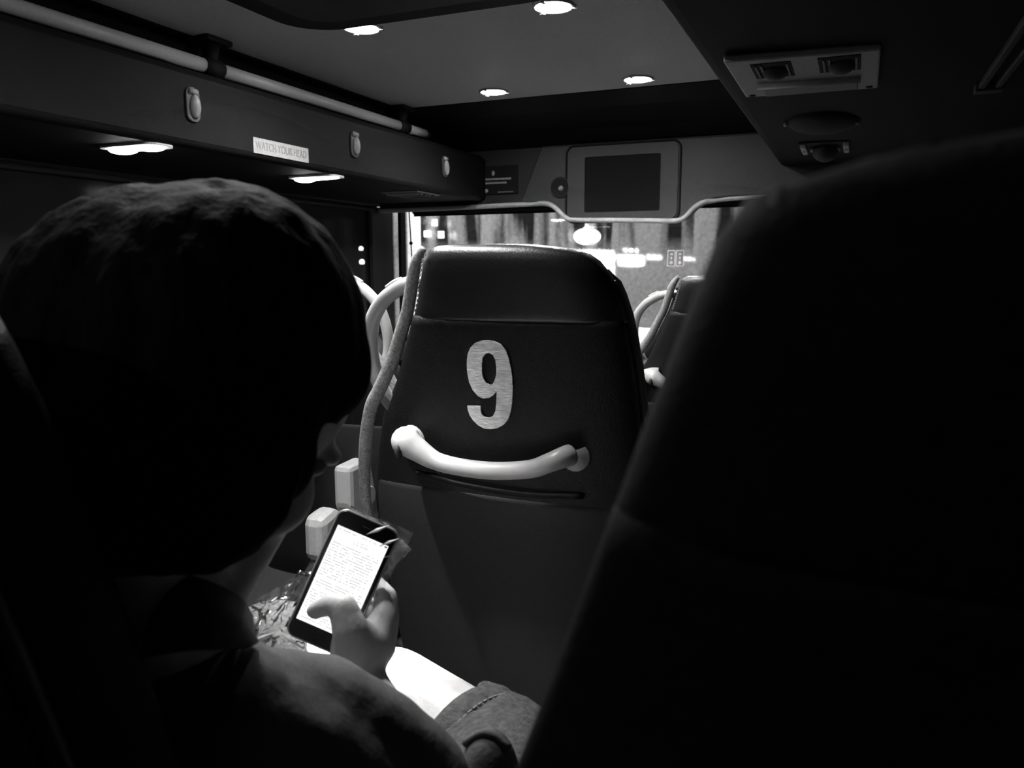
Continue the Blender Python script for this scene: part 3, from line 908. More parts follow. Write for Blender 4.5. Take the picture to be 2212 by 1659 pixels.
def make_seat(name, dsides, arm=None, aisle=-1, wing=True):
    """aisle: which side carries the wing and the trim (-1 left, 1 right)"""
    root = empty(name)
    def aw(z): return lerp_tab(AISLE if wing else DARK, z)[0]
    def lr(z, inset=0.0):
        p, q = aw(z) - inset, iw(z) - inset
        return (p, q) if aisle < 0 else (q, p)
    # rear shell (fabric) and leatherette headrest cover above it
    bm = bmesh.new()
    slab(bm, [(z, *lr(z), seat_y(z), seat_y(z) + .05) for z in (1.045, 1.03, 1.0, .97, .95, .93, .9, .87, .85, .8, .74, .735)])
    finish('back_shell', bm, M_fabric if wing else M_darkseat, root, smooth=True)
    bm = bmesh.new()
    slab(bm, [(z, *lr(z, .003), seat_y(z) - o_, seat_y(z) + .05) for z, o_ in ((.752, -.006), (.748, .001), (.74, .003), (.68, .003), (.6, .003), (.52, .003), (.44, .003), (.36, .003), (.30, .001), (.292, -.004))])
    finish('added_lower_panel', bm, M_lowerback if wing else M_darkseat, root, smooth=True)  # added part, paler on winged seats to hold the glow
    lv = []
    for (z, ins, a, b) in ((1.155, .012, .026, .040), (1.1535, .006, .016, .052), (1.149, .002, .007, .064), (1.141, 0, .002, .072), (1.13, 0, -.001, .078), (1.11, 0, -.002, .08)):
        lv.append((z, *lr(z, ins), seat_y(z) + a, seat_y(z) + b))
    for z in (1.09, 1.07, 1.055, 1.045, 1.041):
        k_ = .0018 if z > 1.042 else .0005
        lv.append((z, *lr(z, -.001), seat_y(z) - k_, seat_y(z) + .08))
    bm = bmesh.new(); slab(bm, lv); finish('headrest_cover', bm, M_leather if wing else M_darkseat, root, smooth=True)
    # front cushion, winged on the aisle side
    lv = []
    for z in (1.118, 1.112, 1.10, 1.08, 1.05, 1.02, .97, .93, .9, .88, .86, .83, .8, .74, .68, .6, .52, .46):
        t = .055 if z > 1.1 else .09
        p, q = (tw(z) - .006 if wing else aw(z) - .012), iw(z) - .004
        p, q = (p, q) if aisle < 0 else (q, p)
        lv.append((z, p, q, seat_y(z) + .04, seat_y(z) + .04 + t))
    bm = bmesh.new(); slab(bm, lv, rear_bulge=0); finish('back_cushion', bm, M_fabric, root, smooth=True)
    # light trim band along the winged edge, dark one on the inner edge
    trim = TRIM if wing else [(z, aw(z) - .020) for z, w in TRIM]
    bm = bmesh.new(); tube(bm, spline([(aisle * w, seat_y(z) + .03, z) for z, w in trim], 4), [.006, .010, .011, .011, .011, .0115, .012, .012, .012, .012, .012, .012, .011, .010, .009, .008], 10, up=(0, 1, 0)); finish('edge_trim', bm, M_piping if wing else M_darkseat, root, smooth=True)
    bm = bmesh.new(); tube(bm, spline([(-aisle * (iw(z) - .003), seat_y(z) + .045, z) for z in (1.10, 1.05, 1.0, .95, .9, .85, .8, .7, .6, .5)], 3), .007, 8); finish('inner_piping', bm, M_leather, root, smooth=True)
    # stitching down the headrest edge
    bm = bmesh.new()
    for i in range(12 if wing else 1):
        z = 1.142 - i * .0078
        tube(bm, [(aisle * (aw(z) - .008), seat_y(z) + .003, z), (aisle * (aw(z) - .007), seat_y(z) + .003, z - .0045)], .0012, 5)
    st_ = finish('stitching', bm, M_thread, root)
    st_['kind'] = 'stuff'
    # grab handle loops beside the headrest
    for s in dsides:
        pts = [(.135, 1.098), (.182, 1.094), (.212, 1.082), (.243, 1.060), (.267, 1.025), (.277, .975), (.272, .925), (.252, .885), (.222, .868)]
        P = [(s * x, seat_y(z) + .055, z) for x, z in pts]
        bm = bmesh.new(); tube(bm, spline(P, 6), [.013, .0135, .0135, .0135, .0135, .0135, .0135, .015, .018], 14, up=(0, 1, 0), flat=0.95)
        h = finish('grab_handle', bm, M_handle, root, smooth=True)
        bm = bmesh.new()
        tube(bm, spline([(s * .196, seat_y(1.09) + .053, 1.1015), (s * .212, seat_y(1.08) + .053, 1.0965), (s * .228, seat_y(1.07) + .053, 1.0875)], 4), 0.0042, 8)
        finish('handle_seam', bm, M_lightplastic, h, smooth=True)
    # bar handle across the back
    P = [(-.176, -.018, .838), (-.168, -.034, .840), (-.150, -.036, .829), (-.115, -.036, .811), (-.065, -.037, .805), (-.007, -.038, .806), (.049, -.037, .815), (.080, -.036, .828), (.098, -.028, .836), (.106, -.012, .838)]
    if arm == 'front':
        P = [(x - .03, y, z) for x, y, z in P]
    P = [(x, y + seat_y(z) - .010, z) for x, y, z in P]
    bm = bmesh.new(); tube(bm, spline(P, 5), [.021, .025, .020, .0148, .0142, .0142, .0142, .0148, .016, .017], 16)
    h = finish('back_handle', bm, M_handle, root, smooth=True)
    for (x, z) in ((P[0][0] - .002, .836), (P[-1][0] + .004, .834)):
        bm = bmesh.new(); tube(bm, [(x, seat_y(z) - .012, z), (x, seat_y(z) + .002, z)], 0.024, 18); finish('mount_boss', bm, M_handle, h, smooth=True)
    bm = bmesh.new(); ball(bm, (P[0][0] + .006, seat_y(.83) - .066, .828), (.0058, .010, .0125), None, 14, 10); finish('recess_shade', bm, M_rubber, h, smooth=True)  # dark ball standing in for the shade inside a recess
    # pocket rail below the handle
    bm = bmesh.new(); tube(bm, spline([(-.18, seat_y(.77) - .008, .775), (-.09, seat_y(.77) - .02, .766), (.02, seat_y(.77) - .022, .762), (.12, seat_y(.77) - .012, .768)], 6), .0045, 8); finish('pocket_rail', bm, M_black, root, smooth=True)
    # cushion, base
    bm = bmesh.new(); box(bm, (-.215, .25, .40), (.215, .66, .475)); c = finish('seat_cushion', bm, M_fabric, root, smooth=True); b = c.modifiers.new('bevel', 'BEVEL'); b.width = .03; b.segments = 4
    bm = bmesh.new(); box(bm, (-.20, .27, .33), (.20, .62, .40)); finish('seat_pan', bm, M_black, root, bevel=.01)
    bm = bmesh.new(); box(bm, (-.05, .30, 0.0), (.05, .54, .33)); finish('pedestal', bm, M_black, root, bevel=.012)
    for s in dsides:
        if arm == 'cap':
            bm = bmesh.new(); prism(bm, [(s * .165, y, z) for y, z in ((.02, .66), (.10, .665), (.16, .60), (.16, .50), (.06, .50), (.02, .56))], (s * .05, 0, 0)); cp = finish('side_cover', bm, M_handle, root, bevel=.012)
            bm = bmesh.new(); tube(bm, [(s * .21, .09, .575), (s * .223, .09, .575)], .024, 20); finish('pivot_plug', bm, M_lightplastic, cp, bevel=.003)
            bm = bmesh.new(); prism(bm, [(s * .085, y, z) for y, z in ((.0, .53), (.06, .545), (.13, .50), (.15, .43), (.0, .42))], (s * .06, 0, 0)); finish('lower_side_cover', bm, M_lightplastic, root, bevel=.02)
        if arm == 'front':
            bm = bmesh.new(); tube(bm, spline([(s * .19, .06, .85), (s * .215, .055, .848), (s * .24, .05, .835), (s * .262, .05, .805), (s * .268, .055, .75), (s * .25, .06, .70)], 6), .017, 12); finish('side_loop', bm, M_handle, root, smooth=True)
    return root

# the seat numbered 9
s9 = make_seat('bus_seat', (-1,))
s9.location = (-0.49, 1.06, 0)
tag(s9, 'dark bus seat with a large white 9 on its back', 'seat', 'bus seats')
NINE = [(-0.063, 0.9037), (-0.0395, 0.9054), (-0.0399, 0.8942), (-0.036, 0.888), (-0.0279, 0.8868), (-0.0195, 0.8898), (-0.014, 0.8988), (-0.0109, 0.9131), (-0.0084, 0.9323), (-0.0159, 0.9242), (-0.023, 0.9199), (-0.0327, 0.918), (-0.0418, 0.9212), (-0.0502, 0.9309), (-0.055, 0.9434), (-0.0565, 0.9585), (-0.0555, 0.9736), (-0.0521, 0.9887), (-0.0463, 0.9989), (-0.0374, 1.0066), (-0.0264, 1.0106), (-0.0171, 1.0115), (-0.0054, 1.0109), (0.0045, 1.007), (0.0126, 0.9976), (0.0167, 0.9869), (0.0189, 0.97), (0.0199, 0.9528), (0.0188, 0.9353), (0.0158, 0.915), (0.0117, 0.8994), (0.0056, 0.8861), (-0.0034, 0.8763), (-0.0148, 0.8701), (-0.0259, 0.8679), (-0.0368, 0.8677), (-0.0473, 0.8726), (-0.0553, 0.8799), (-0.0607, 0.8887), (-0.0629, 0.8977)]
HOLE = [(-0.0153, 0.9921), (-0.009, 0.9894), (-0.0054, 0.981), (-0.0051, 0.9687), (-0.0064, 0.9587), (-0.0097, 0.9498), (-0.0138, 0.9433), (-0.0194, 0.9412), (-0.0258, 0.9439), (-0.0291, 0.95), (-0.0307, 0.9599), (-0.0298, 0.9724), (-0.0273, 0.9837), (-0.0221, 0.9901)]
me = fill_shape([(x, z) for x, z in NINE], [list(reversed(HOLE))], 0.0014)
# bend the flat numeral onto the leaning, gently bulged seat back
for v in me.vertices:
    x, z, d = v.co.x, v.co.y, v.co.z
    w = aw(z) if x < 0 else iw(z)
    v.co = Vector((x, seat_y(z) - 0.014 * (1 - (x / w) ** 2) - 0.0022 + d, z))
me.materials.append(M_number)
num = bpy.data.objects.new('seat_number', me); COL.objects.link(num); num.parent = s9; num['label'] = 'white printed number 9'

s_dark = make_seat('bus_seat', (), wing=False)
s_dark.location = (0.091, 0.20, 0.0); s_dark.scale = (1, 1, 0.998)
tag(s_dark, 'black seat back close to the camera filling the right side', 'seat', 'bus seats')
s_her = make_seat('bus_seat', (-1,))
s_her.location = (-0.565, 0.14, 0.0)
tag(s_her, 'black seat carrying the person with the phone', 'seat', 'bus seats')
s_left = make_seat('bus_seat', (1,), arm='cap', aisle=1)
s_left.location = (-1.268, 1.465, 0)
tag(s_left, 'seat across the aisle showing only its white handle loop beside the hair', 'seat', 'bus seats')
s_front = make_seat('bus_seat', (-1,), arm='front')
s_front.location = (-0.335, 2.26, 0); s_front.scale = (1, 1, 0.952)
tag(s_front, 'seat nearest the windscreen with a thin white handle loop on its left', 'seat', 'bus seats')

# ================================================================== the person reading the phone
person = empty('person', (-0.47, 0.5, 0.475))
tag(person, 'person with dark hair bowed over a phone, wearing a collared shirt and denim shorts', 'person')
person_inv = Matrix.Translation(-Vector(person.location))
def local(bm):
    bmesh.ops.transform(bm, matrix=person_inv, verts=bm.verts[:])
    return bm

# head frame: g = where the face points, h = crown direction, r = right side
g = Vector((0.1511, 0.7836, -0.6027)).normalized()
h = Vector((0.2852, 0.5745, 0.8183)); h = (h - g * h.dot(g)).normalized()
r = g.cross(h)
HC = Vector((-0.3963, 0.4203, 1.0331))
def hd(a, b, c):
    """right, forward, up in head space"""
    return HC + r * a + g * b + h * c
AX = [r, g, h]
sh_r = Vector((-0.4098, 0.3973, 0.7895)); elbow_r = Vector((-0.3171, 0.5554, 0.6326)); wrist_r = Vector((-0.4552, 0.6435, 0.6959))
sh_l = Vector((-0.66, 0.47, 0.80)); elbow_l = Vector((-0.74, 0.62, 0.60)); wrist_l = Vector((-0.70, 0.72, 0.62))
neck0 = hd(0, -.035, -.075); neck1 = Vector((-0.4518, 0.4164, 0.8157))
pel = Vector((-0.44, 0.46, 0.59)); chest = Vector((-0.50, 0.43, 0.70))
hip_r = Vector((-0.30, 0.50, 0.56)); mid_r = Vector((-0.3838, 0.7558, 0.5517)); knee_r = Vector((-0.5208, 0.8089, 0.5660))
hip_l = Vector((-0.53, 0.50, 0.56)); knee_l = Vector((-0.745, 0.86, 0.57))

hem = knee_r.lerp(mid_r, .97)
ax_r = (knee_r - mid_r).normalized()
bm = bmesh.new()
# skull, face, jaw
ball(bm, hd(0, -.008, .022), (.073, .092, .093), AX)
ball(bm, hd(0, .022, -.045), (.058, .064, .075), AX)
ball(bm, hd(0, .052, -.098), (.026, .024, .020), AX)
for s in (-1, 1):
    ball(bm, hd(s * .034, .056, -.045), (.026, .026, .030), AX, 14, 10)      # cheeks
    ball(bm, hd(s * .030, .078, .000), (.016, .010, .009), AX, 12, 8)        # brows / lids
    ball(bm, hd(s * .074, -.006, -.012), (.009, .019, .030), AX, 14, 10)     # ears
    capsule(bm, hd(s * .054, -.012, -.060), hd(s * .022, .050, -.102), .018, .016)  # jaw
capsule(bm, hd(0, .084, .004), hd(0, .100, -.032), .0075, .011)               # nose
ball(bm, hd(-.011, .094, -.038), .0075, None, 10, 8); ball(bm, hd(.011, .094, -.038), .0075, None, 10, 8)
capsule(bm, hd(-.018, .080, -.066), hd(.018, .080, -.066), .0065, .0065)      # upper lip
capsule(bm, hd(-.015, .078, -.075), hd(.015, .078, -.075), .0065, .0065)      # lower lip
capsule(bm, neck0, neck1, .047, .052)
capsule(bm, Vector((-0.3881, 0.4315, 0.9437)), Vector((-0.4289, 0.4110, 0.8920)), .026, .040)
# trunk
capsule(bm, chest, pel, .105, .120)
capsule(bm, sh_r, chest, .048, .09); capsule(bm, sh_l, chest, .048, .09); capsule(bm, neck1, chest, .050, .09)
# right arm, hand round the phone
chain(bm, [sh_r, elbow_r, wrist_r], [.048, .037, .026])
palm = Vector((-0.4490, 0.6513, 0.7280))
chain(bm, [wrist_r, palm], [.027, .026])
ball(bm, Vector((-0.4513, 0.6362, 0.7295)), (.026, .028, .036), None, 16, 10)
chain(bm, [Vector((-0.4459, 0.6313, 0.7253)), Vector((-0.4495, 0.6259, 0.7562)), Vector((-0.4584, 0.6278, 0.7786)), Vector((-0.4734, 0.6281, 0.7798)), Vector((-0.4953, 0.6289, 0.7680))], [.022, .019, .0145, .0115, .0095])
chain(bm, [Vector((-0.4430, 0.6611, 0.7247)), Vector((-0.4427, 0.6797, 0.7505)), Vector((-0.4477, 0.6921, 0.7656)), Vector((-0.4814, 0.7023, 0.7828)), Vector((-0.5056, 0.6933, 0.7920))], [.022, .016, .012, .0095, .0085])
chain(bm, [Vector((-0.4486, 0.6640, 0.7170)), Vector((-0.4468, 0.6875, 0.7347)), Vector((-0.4757, 0.7011, 0.7463)), Vector((-0.5109, 0.6902, 0.7598)), Vector((-0.5277, 0.6794, 0.7650))], [.021, .0145, .011, .0095, .0085])
chain(bm, [Vector((-0.4520, 0.6634, 0.7087)), Vector((-0.4555, 0.6872, 0.7155)), Vector((-0.4863, 0.6977, 0.7266)), Vector((-0.5203, 0.6847, 0.7369)), Vector((-0.5361, 0.6741, 0.7412))], [.021, .0135, .0105, .009, .008])
chain(bm, [Vector((-0.4561, 0.6605, 0.7014)), Vector((-0.4650, 0.6827, 0.6995)), Vector((-0.4935, 0.6892, 0.7070)), Vector((-0.5166, 0.6786, 0.7167))], [.019, .012, .009, .0078])
# left arm and hand resting in the lap
chain(bm, [sh_l, elbow_l, wrist_l], [.048, .037, .026])
chain(bm, [wrist_l, wrist_l + V(.05, .04, .0)], [.026, .028])
for i in range(4):
    b0 = wrist_l + V(.07 + .006 * i, .075 - .02 * i, .004)
    chain(bm, [wrist_l + V(.045, .035 - .008 * i, 0), b0, b0 + V(.025, .006, -.008), b0 + V(.036, .004, -.028)], [.013, .0095, .0088, .0078])
chain(bm, [wrist_l + V(.01, -.005, .01), wrist_l + V(.045, -.022, .016), wrist_l + V(.07, -.02, .012)], [.015, .0115, .009])
# legs
chain(bm, [hip_r, hip_r.lerp(hem - ax_r * .09, .6), hem - ax_r * .055, hem, knee_r, Vector((-0.53, 0.93, 0.10))], [.084, .080, .076, .074, .066, .036])
capsule(bm, Vector((-0.53, 0.93, 0.06)), Vector((-0.53, 1.07, 0.045)), .040, .036)
chain(bm, [hip_l, knee_l, Vector((-0.76, 0.90, 0.10))], [.088, .062, .036])
capsule(bm, Vector((-0.76, 0.90, 0.06)), Vector((-0.77, 1.04, 0.045)), .040, .036)
fused('body', local(bm), M_skin, person, 0.0042, 5)

# eyes sit in the face
for s in (-1, 1):
    bm = bmesh.new(); ball(bm, hd(s * .028, .074, -.010), .0100, None, 14, 10); finish('eye', local(bm), M_midplastic, person, smooth=True)

# thumb nail
bm = bmesh.new(); nn = (Vector((0, 0, 1.12)) - Vector((-0.4808, 0.6178, 0.7767))).normalized()
tx = (Vector((-0.4953, 0.6289, 0.7680)) - Vector((-0.4734, 0.6281, 0.7798))).normalized()
nz_ = V(.35, -.25, .9).normalized()
ball(bm, Vector((-0.4902, 0.6255, 0.7743)), (.0075, .0055, .0022), [tx, tx.cross(nz_).normalized(), nz_], 14, 8)
finish('thumb_nail', local(bm), M_skin, person, smooth=True)

# hair: a full cap falling to the nape, with a lock in front of the ear
bm = bmesh.new()
ball(bm, hd(0, -.030, .030), (.088, .097, .100), AX)
ball(bm, Vector((-0.4148, 0.4309, 1.0804)), (.105, .10, .100), None)
ball(bm, Vector((-0.4538, 0.4228, 1.0665)), (.120, .11, .112), None)
ball(bm, Vector((-0.4797, 0.4159, 1.0250)), (.125, .11, .125), None)
ball(bm, Vector((-0.4333, 0.4072, 0.9827)), (.080, .08, .080), None)
ball(bm, Vector((-0.3665, 0.3955, 1.0046)), (.050, .05, .050), None)
ball(bm, Vector((-0.3697, 0.4338, 1.0459)), (.038, .05, .062), None)
ball(bm, Vector((-0.3435, 0.4516, 1.0517)), (.034, .04, .045), None)
chain(bm, [Vector((-0.3639, 0.4412, 1.0420)), Vector((-0.3588, 0.4425, 1.0022)), Vector((-0.3609, 0.4438, 0.9814))], [.028, .018, .006])
ball(bm, Vector((-0.4111, 0.3530, 0.9974)), (.080, .07, .070), None)
ball(bm, Vector((-0.3703, 0.3578, 0.9856)), (.052, .05, .056), None)
chain(bm, [Vector((-0.4407, 0.3590, 0.9773)), Vector((-0.4195, 0.3529, 0.9504))], [.05, .02])
chain(bm, [Vector((-0.3417, 0.3850, 1.0090)), Vector((-0.3414, 0.3758, 0.9721)), Vector((-0.3449, 0.3740, 0.9494))], [.03, .024, .012])
chain(bm, [Vector((-0.3797, 0.3874, 0.9895)), Vector((-0.3705, 0.3755, 0.9593)), Vector((-0.3769, 0.3742, 0.9338))], [.03, .024, .010])
chain(bm, [Vector((-0.4337, 0.3943, 0.9723)), Vector((-0.4310, 0.3856, 0.9451)), Vector((-0.4398, 0.3840, 0.9243))], [.04, .03, .012])
def strands(co, n):
    q = Vector((co.x * 60, co.y * 60, co.z * 9))
    return co + n * (noise.noise(q) * 0.0035)
hair = fused('hair', local(bm), M_hair, person, 0.0045, 8, strands)

# shirt: trunk, short sleeve to the elbow, collar
bm = bmesh.new()
capsule(bm, chest, pel, .120, .138)
capsule(bm, sh_r, chest, .066, .115); capsule(bm, sh_l, chest, .066, .115); capsule(bm, Vector((-0.4508, 0.4140, 0.7983)), chest, .064, .115)
chain(bm, [sh_r, sh_r.lerp(elbow_r, .85)], [.067, .058])
chain(bm, [Vector((-0.4170, 0.4163, 0.7899)), Vector((-0.3769, 0.4795, 0.7666)), Vector((-0.3511, 0.5119, 0.7277)), Vector((-0.3229, 0.5385, 0.6802))], [.05, .044, .046, .046])
chain(bm, [sh_l, sh_l.lerp(elbow_l, .8)], [.060, .056])
def folds(co, n):
    q = co * 9
    return co + n * (noise.noise(q) * 0.004 + noise.noise(q * 4.1) * 0.002)
fused('shirt', local(bm), M_shirt, person, 0.006, 5, folds)
# collar: a stand-up band folded into two points
bm = bmesh.new()
inner = spline([Vector((-0.5116, 0.4037, 0.8978)), Vector((-0.4470, 0.3742, 0.9172)), Vector((-0.3999, 0.3626, 0.9242)), Vector((-0.3759, 0.3719, 0.9170)), Vector((-0.3780, 0.4004, 0.8944)), Vector((-0.3995, 0.4354, 0.8620))], 5)
outer = spline([Vector((-0.4874, 0.3822, 0.8360)), Vector((-0.4133, 0.3478, 0.8678)), Vector((-0.3662, 0.3350, 0.8874)), Vector((-0.3443, 0.3449, 0.8902)), Vector((-0.3518, 0.3808, 0.8733)), Vector((-0.3879, 0.4272, 0.8478))], 5)
a = [bm.verts.new(p) for p in inner]; b = [bm.verts.new(p.lerp(q, .5) + V(.004, -.006, 0)) for p, q in zip(inner, outer)]; c = [bm.verts.new(q) for q in outer]
for i in range(len(a) - 1):
    bm.faces.new((a[i], a[i + 1], b[i + 1], b[i])); bm.faces.new((b[i], b[i + 1], c[i + 1], c[i]))
col = finish('collar', local(bm), M_shirt, person, smooth=True)
sm = col.modifiers.new('thick', 'SOLIDIFY'); sm.thickness = .004

# denim shorts
bm = bmesh.new()
P = spline([hip_r + V(.02, -.02, 0), hip_r.lerp(hem - ax_r * .09, .6), hem - ax_r * .055, hem - ax_r * .022, hem], 5)
rings = tube(bm, P, [.104, .099, .093, .088, .085], 28, caps=False)
P2 = spline([hip_l, hip_l.lerp(knee_l, .35), hip_l.lerp(knee_l, .65), hip_l.lerp(knee_l, .97)], 6)
tube(bm, P2, [.105, .098, .090, .080], 28, caps=False)
capsule(bm, hip_r, hip_l, .112, .112)
capsule(bm, hip_l.lerp(knee_l, .9), knee_l + V(0, .01, -.12), .076, .070)
sh = finish('denim_shorts', local(bm), M_denim, person, smooth=True)
sm = sh.modifiers.new('thick', 'SOLIDIFY'); sm.thickness = .004
# turned hem and its seams
def ring_pts(cn, axis, rad, n=40):
    x = axis.orthogonal().normalized(); y = axis.cross(x)
    return [cn + (x * math.cos(2 * math.pi * k / n) + y * math.sin(2 * math.pi * k / n)) * rad for k in range(n)]
bm = bmesh.new()
r0 = [bm.verts.new(p) for p in ring_pts(hem - ax_r * .026, ax_r, .0885)]
r1 = [bm.verts.new(p) for p in ring_pts(hem - ax_r * .012, ax_r, .0905)]
r2 = [bm.verts.new(p) for p in ring_pts(hem + ax_r * .002, ax_r, .0875)]
r3 = [bm.verts.new(p) for p in ring_pts(hem + ax_r * .001, ax_r, .080)]
for A_, B_ in ((r0, r1), (r1, r2), (r2, r3)):
    for k in range(40):
        bm.faces.new((A_[k], A_[(k + 1) % 40], B_[(k + 1) % 40], B_[k]))
hm = finish('hem', local(bm), M_denim, sh, smooth=True)
for off in (.027, ):
    bm = bmesh.new()
    pts = ring_pts(hem - ax_r * off, ax_r, .0895, 72)
    for k in range(0, 72):
        tube(bm, [pts[k], pts[k].lerp(pts[(k + 1) % 72], .7)], .0011, 5)
    t_ = finish('hem_stitching', local(bm), M_thread, sh); t_['kind'] = 'stuff'
# rucked-up denim beside the thigh
bm = bmesh.new()
chain(bm, [Vector((-0.3885, 0.8171, 0.6027)), Vector((-0.3685, 0.8142, 0.5997)), Vector((-0.3428, 0.8116, 0.5830))], [.014, .017, .014])
chain(bm, [Vector((-0.3782, 0.8082, 0.5885)), Vector((-0.3532, 0.8076, 0.5857)), Vector((-0.3306, 0.8042, 0.5722))], [.008, .010, .012])
fused('denim_fold', local(bm), M_denim, sh, 0.004, 4, folds)

# ================================================================== phone in its clear plastic bag
PC = Vector((-0.4838, 0.6624, 0.7879))
pup = (Vector((-0.4906, 0.6799, 0.8602)) - Vector((-0.5360, 0.6234, 0.7407))).normalized()
prt = (Vector((-0.4297, 0.6958, 0.8361)) - Vector((-0.4871, 0.6751, 0.8621))).normalized()
PM = frame_mtx(PC, prt, pup)     # x right, y up, z towards the reader
phone = empty('smartphone', PC)
phone.rotation_euler = PM.to_euler()
tag(phone, 'black smartphone with a bright page of text held in the hand', 'phone')
W, H = .0335, .0705
bm = bmesh.new(); prism(bm, [(x, y, -.0075) for x, y in rounded(-W, W, -H, H, .009, 6)], (0, 0, .0075)); finish('phone_body', bm, M_screenoff, phone, bevel=.0012)
bm = bmesh.new(); tube(bm, [(x, y, -.0036) for x, y in rounded(-W, W, -H, H, .009, 6)], .0022, 6, closed=True); finish('metal_edge', bm, M_metal, phone, smooth=True)
bm = bmesh.new(); box(bm, (-.0295, -.0525, .0001), (.0295, .0535, .0006)); scr = finish('phone_screen', bm, M_phonescreen, phone)
bm = bmesh.new()
rnd = random.Random(3)
for row in range(34):
    y = .0505 - row * .0030
    if row in (1, 4, 18, 22):
        continue
    x = -.0275
    end = .027 - rnd.random() * (.004 if rnd.random() < .7 else .03)
    if row in (2, 3):
        x, end = -.006, .009
    while x < end:
        w = .0006 + rnd.random() * .0014
        if rnd.random() < .78:
            box(bm, (x, y - .00045, .0006), (x + w, y + .00045, .00068))
        x += w + .0005 + (rnd.random() < .12) * .002
tx_ = finish('screen_text', bm, M_phonetext, scr); tx_['kind'] = 'stuff'; tx_['label'] = 'rows of tiny grey characters'
bm = bmesh.new(); box(bm, (.0255, .0508, .0006), (.0287, .0523, .0007)); finish('battery_icon', bm, M_ink, scr)
bm = bmesh.new(); tube(bm, [(-.005, .0625, .0002), (.005, .0625, .0002)], .0007, 6); finish('earpiece_slot', bm, M_panel, phone)
bm = bmesh.new(); tube(bm, [(.0055 * math.cos(2 * math.pi * k / 24), -.0615 + .0055 * math.sin(2 * math.pi * k / 24), .0002) for k in range(24)], .0004, 5, closed=True); finish('home_button', bm, M_panel, phone)

# clear bag round the phone, loose part bunched on the left
bag = empty('plastic_bag', PC)
bag.rotation_euler = PM.to_euler()
tag(bag, 'crinkled clear plastic bag around the phone, bunched up on its left', 'bag')
def sheet(name, quad, nx, ny, amp, freq, seed, crease=0.0):
    bm = bmesh.new()
    q = [Vector(p) for p in quad]
    grid = []
    for j in range(ny + 1):
        row = []
        for i in range(nx + 1):
            u, v = i / nx, j / ny
            p = q[0].lerp(q[1], u).lerp(q[3].lerp(q[2], u), v)
            s = Vector((u * freq + seed, v * freq, seed * 1.7))
            d = noise.noise(s) + 0.5 * abs(noise.noise(s * 2.3)) * 2
            e = noise.noise(s * 1.6 + V(9, 3, 1))
            p = p + V(0, 0, 1) * d * amp + V(e, noise.noise(s * 1.9 + V(2, 7, 4)), 0) * amp * .6
            row.append(bm.verts.new(p))
        grid.append(row)
    for j in range(ny):
        for i in range(nx):
            bm.faces.new((grid[j][i], grid[j][i + 1], grid[j + 1][i + 1], grid[j + 1][i]))
    return finish(name, bm, M_film_bright if name in ('bag_corner', 'bag_top') else M_film, bag, smooth=True)
sheet('bag_back', [(-.05, -.074, -.0125), (.036, -.074, -.0125), (.048, .076, -.0115), (-.036, .076, -.0115)], 26, 40, .0012, 5, 1.0)
sheet('bag_corner', [(.020, .060, -.004), (.036, .020, -.003), (.054, .060, -.001), (.016, .0755, -.003)], 12, 16, .0022, 5, 2.0)
sheet('bag_top', [(-.026, .0695, -.006), (.018, .0700, -.005), (.018, .0745, -.003), (-.027, .0742, -.004)], 22, 4, .0008, 9, 3.0)
LB = [(-0.0715, -0.0986, -0.012), (-0.0032, -0.0825, -0.02), (-0.0276, 0.0138, -0.02), (-0.0766, -0.051, -0.012)]
sheet('bag_bunch', LB, 40, 34, .010, 3.0, 4.0)
sheet('bag_bunch', [(p[0] - .002, p[1] - .004, p[2] + .006) for p in LB], 40, 34, .010, 3.6, 7.3)
# hard folded creases, the wider ones coloured white as painted glints
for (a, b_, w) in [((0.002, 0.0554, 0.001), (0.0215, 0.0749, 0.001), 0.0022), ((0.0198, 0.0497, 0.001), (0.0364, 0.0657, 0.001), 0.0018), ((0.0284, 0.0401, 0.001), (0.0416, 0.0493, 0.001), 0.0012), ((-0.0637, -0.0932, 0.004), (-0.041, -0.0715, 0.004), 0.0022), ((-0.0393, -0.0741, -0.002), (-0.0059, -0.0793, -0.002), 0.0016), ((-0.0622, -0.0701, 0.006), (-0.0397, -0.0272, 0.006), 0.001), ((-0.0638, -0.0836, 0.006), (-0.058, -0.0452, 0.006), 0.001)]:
    bm = bmesh.new()
    a, b_ = Vector(a), Vector(b_)
    d = (b_ - a).normalized(); nrm = V(0, 0, 1); sd = d.cross(nrm) * w
    m_ = a.lerp(b_, .5) + V(0, 0, .0012)
    vs_ = [bm.verts.new(p) for p in (a, m_ + sd, b_, m_ - sd)]
    top_ = bm.verts.new(m_ + V(0, 0, .0018))
    for k in range(4):
        bm.faces.new((vs_[k], vs_[(k + 1) % 4], top_))
    finish('bag_crease_glint', bm, M_white if w > .0014 else M_film, bag)

# dark soft pouch wedged at the right of the lap
po = empty('soft_pouch', (-0.2892, 0.6122, 0.6371)); tag(po, 'dim rounded pouch wedged between the denim and the black seat', 'pouch')
bm = bmesh.new()
ball(bm, (0, 0, 0), (.030, .034, .058)); ball(bm, (.004, .0, -.05), (.036, .04, .05))
fused('pouch_body', bm, M_bagdark, po, 0.004, 4)
bm = bmesh.new(); tube(bm, spline([(-.02, -.01, .045), (0, -.005, .058), (.022, .0, .045)], 5), .004, 8); finish('pouch_seam', bm, M_bagdark, po, smooth=True)

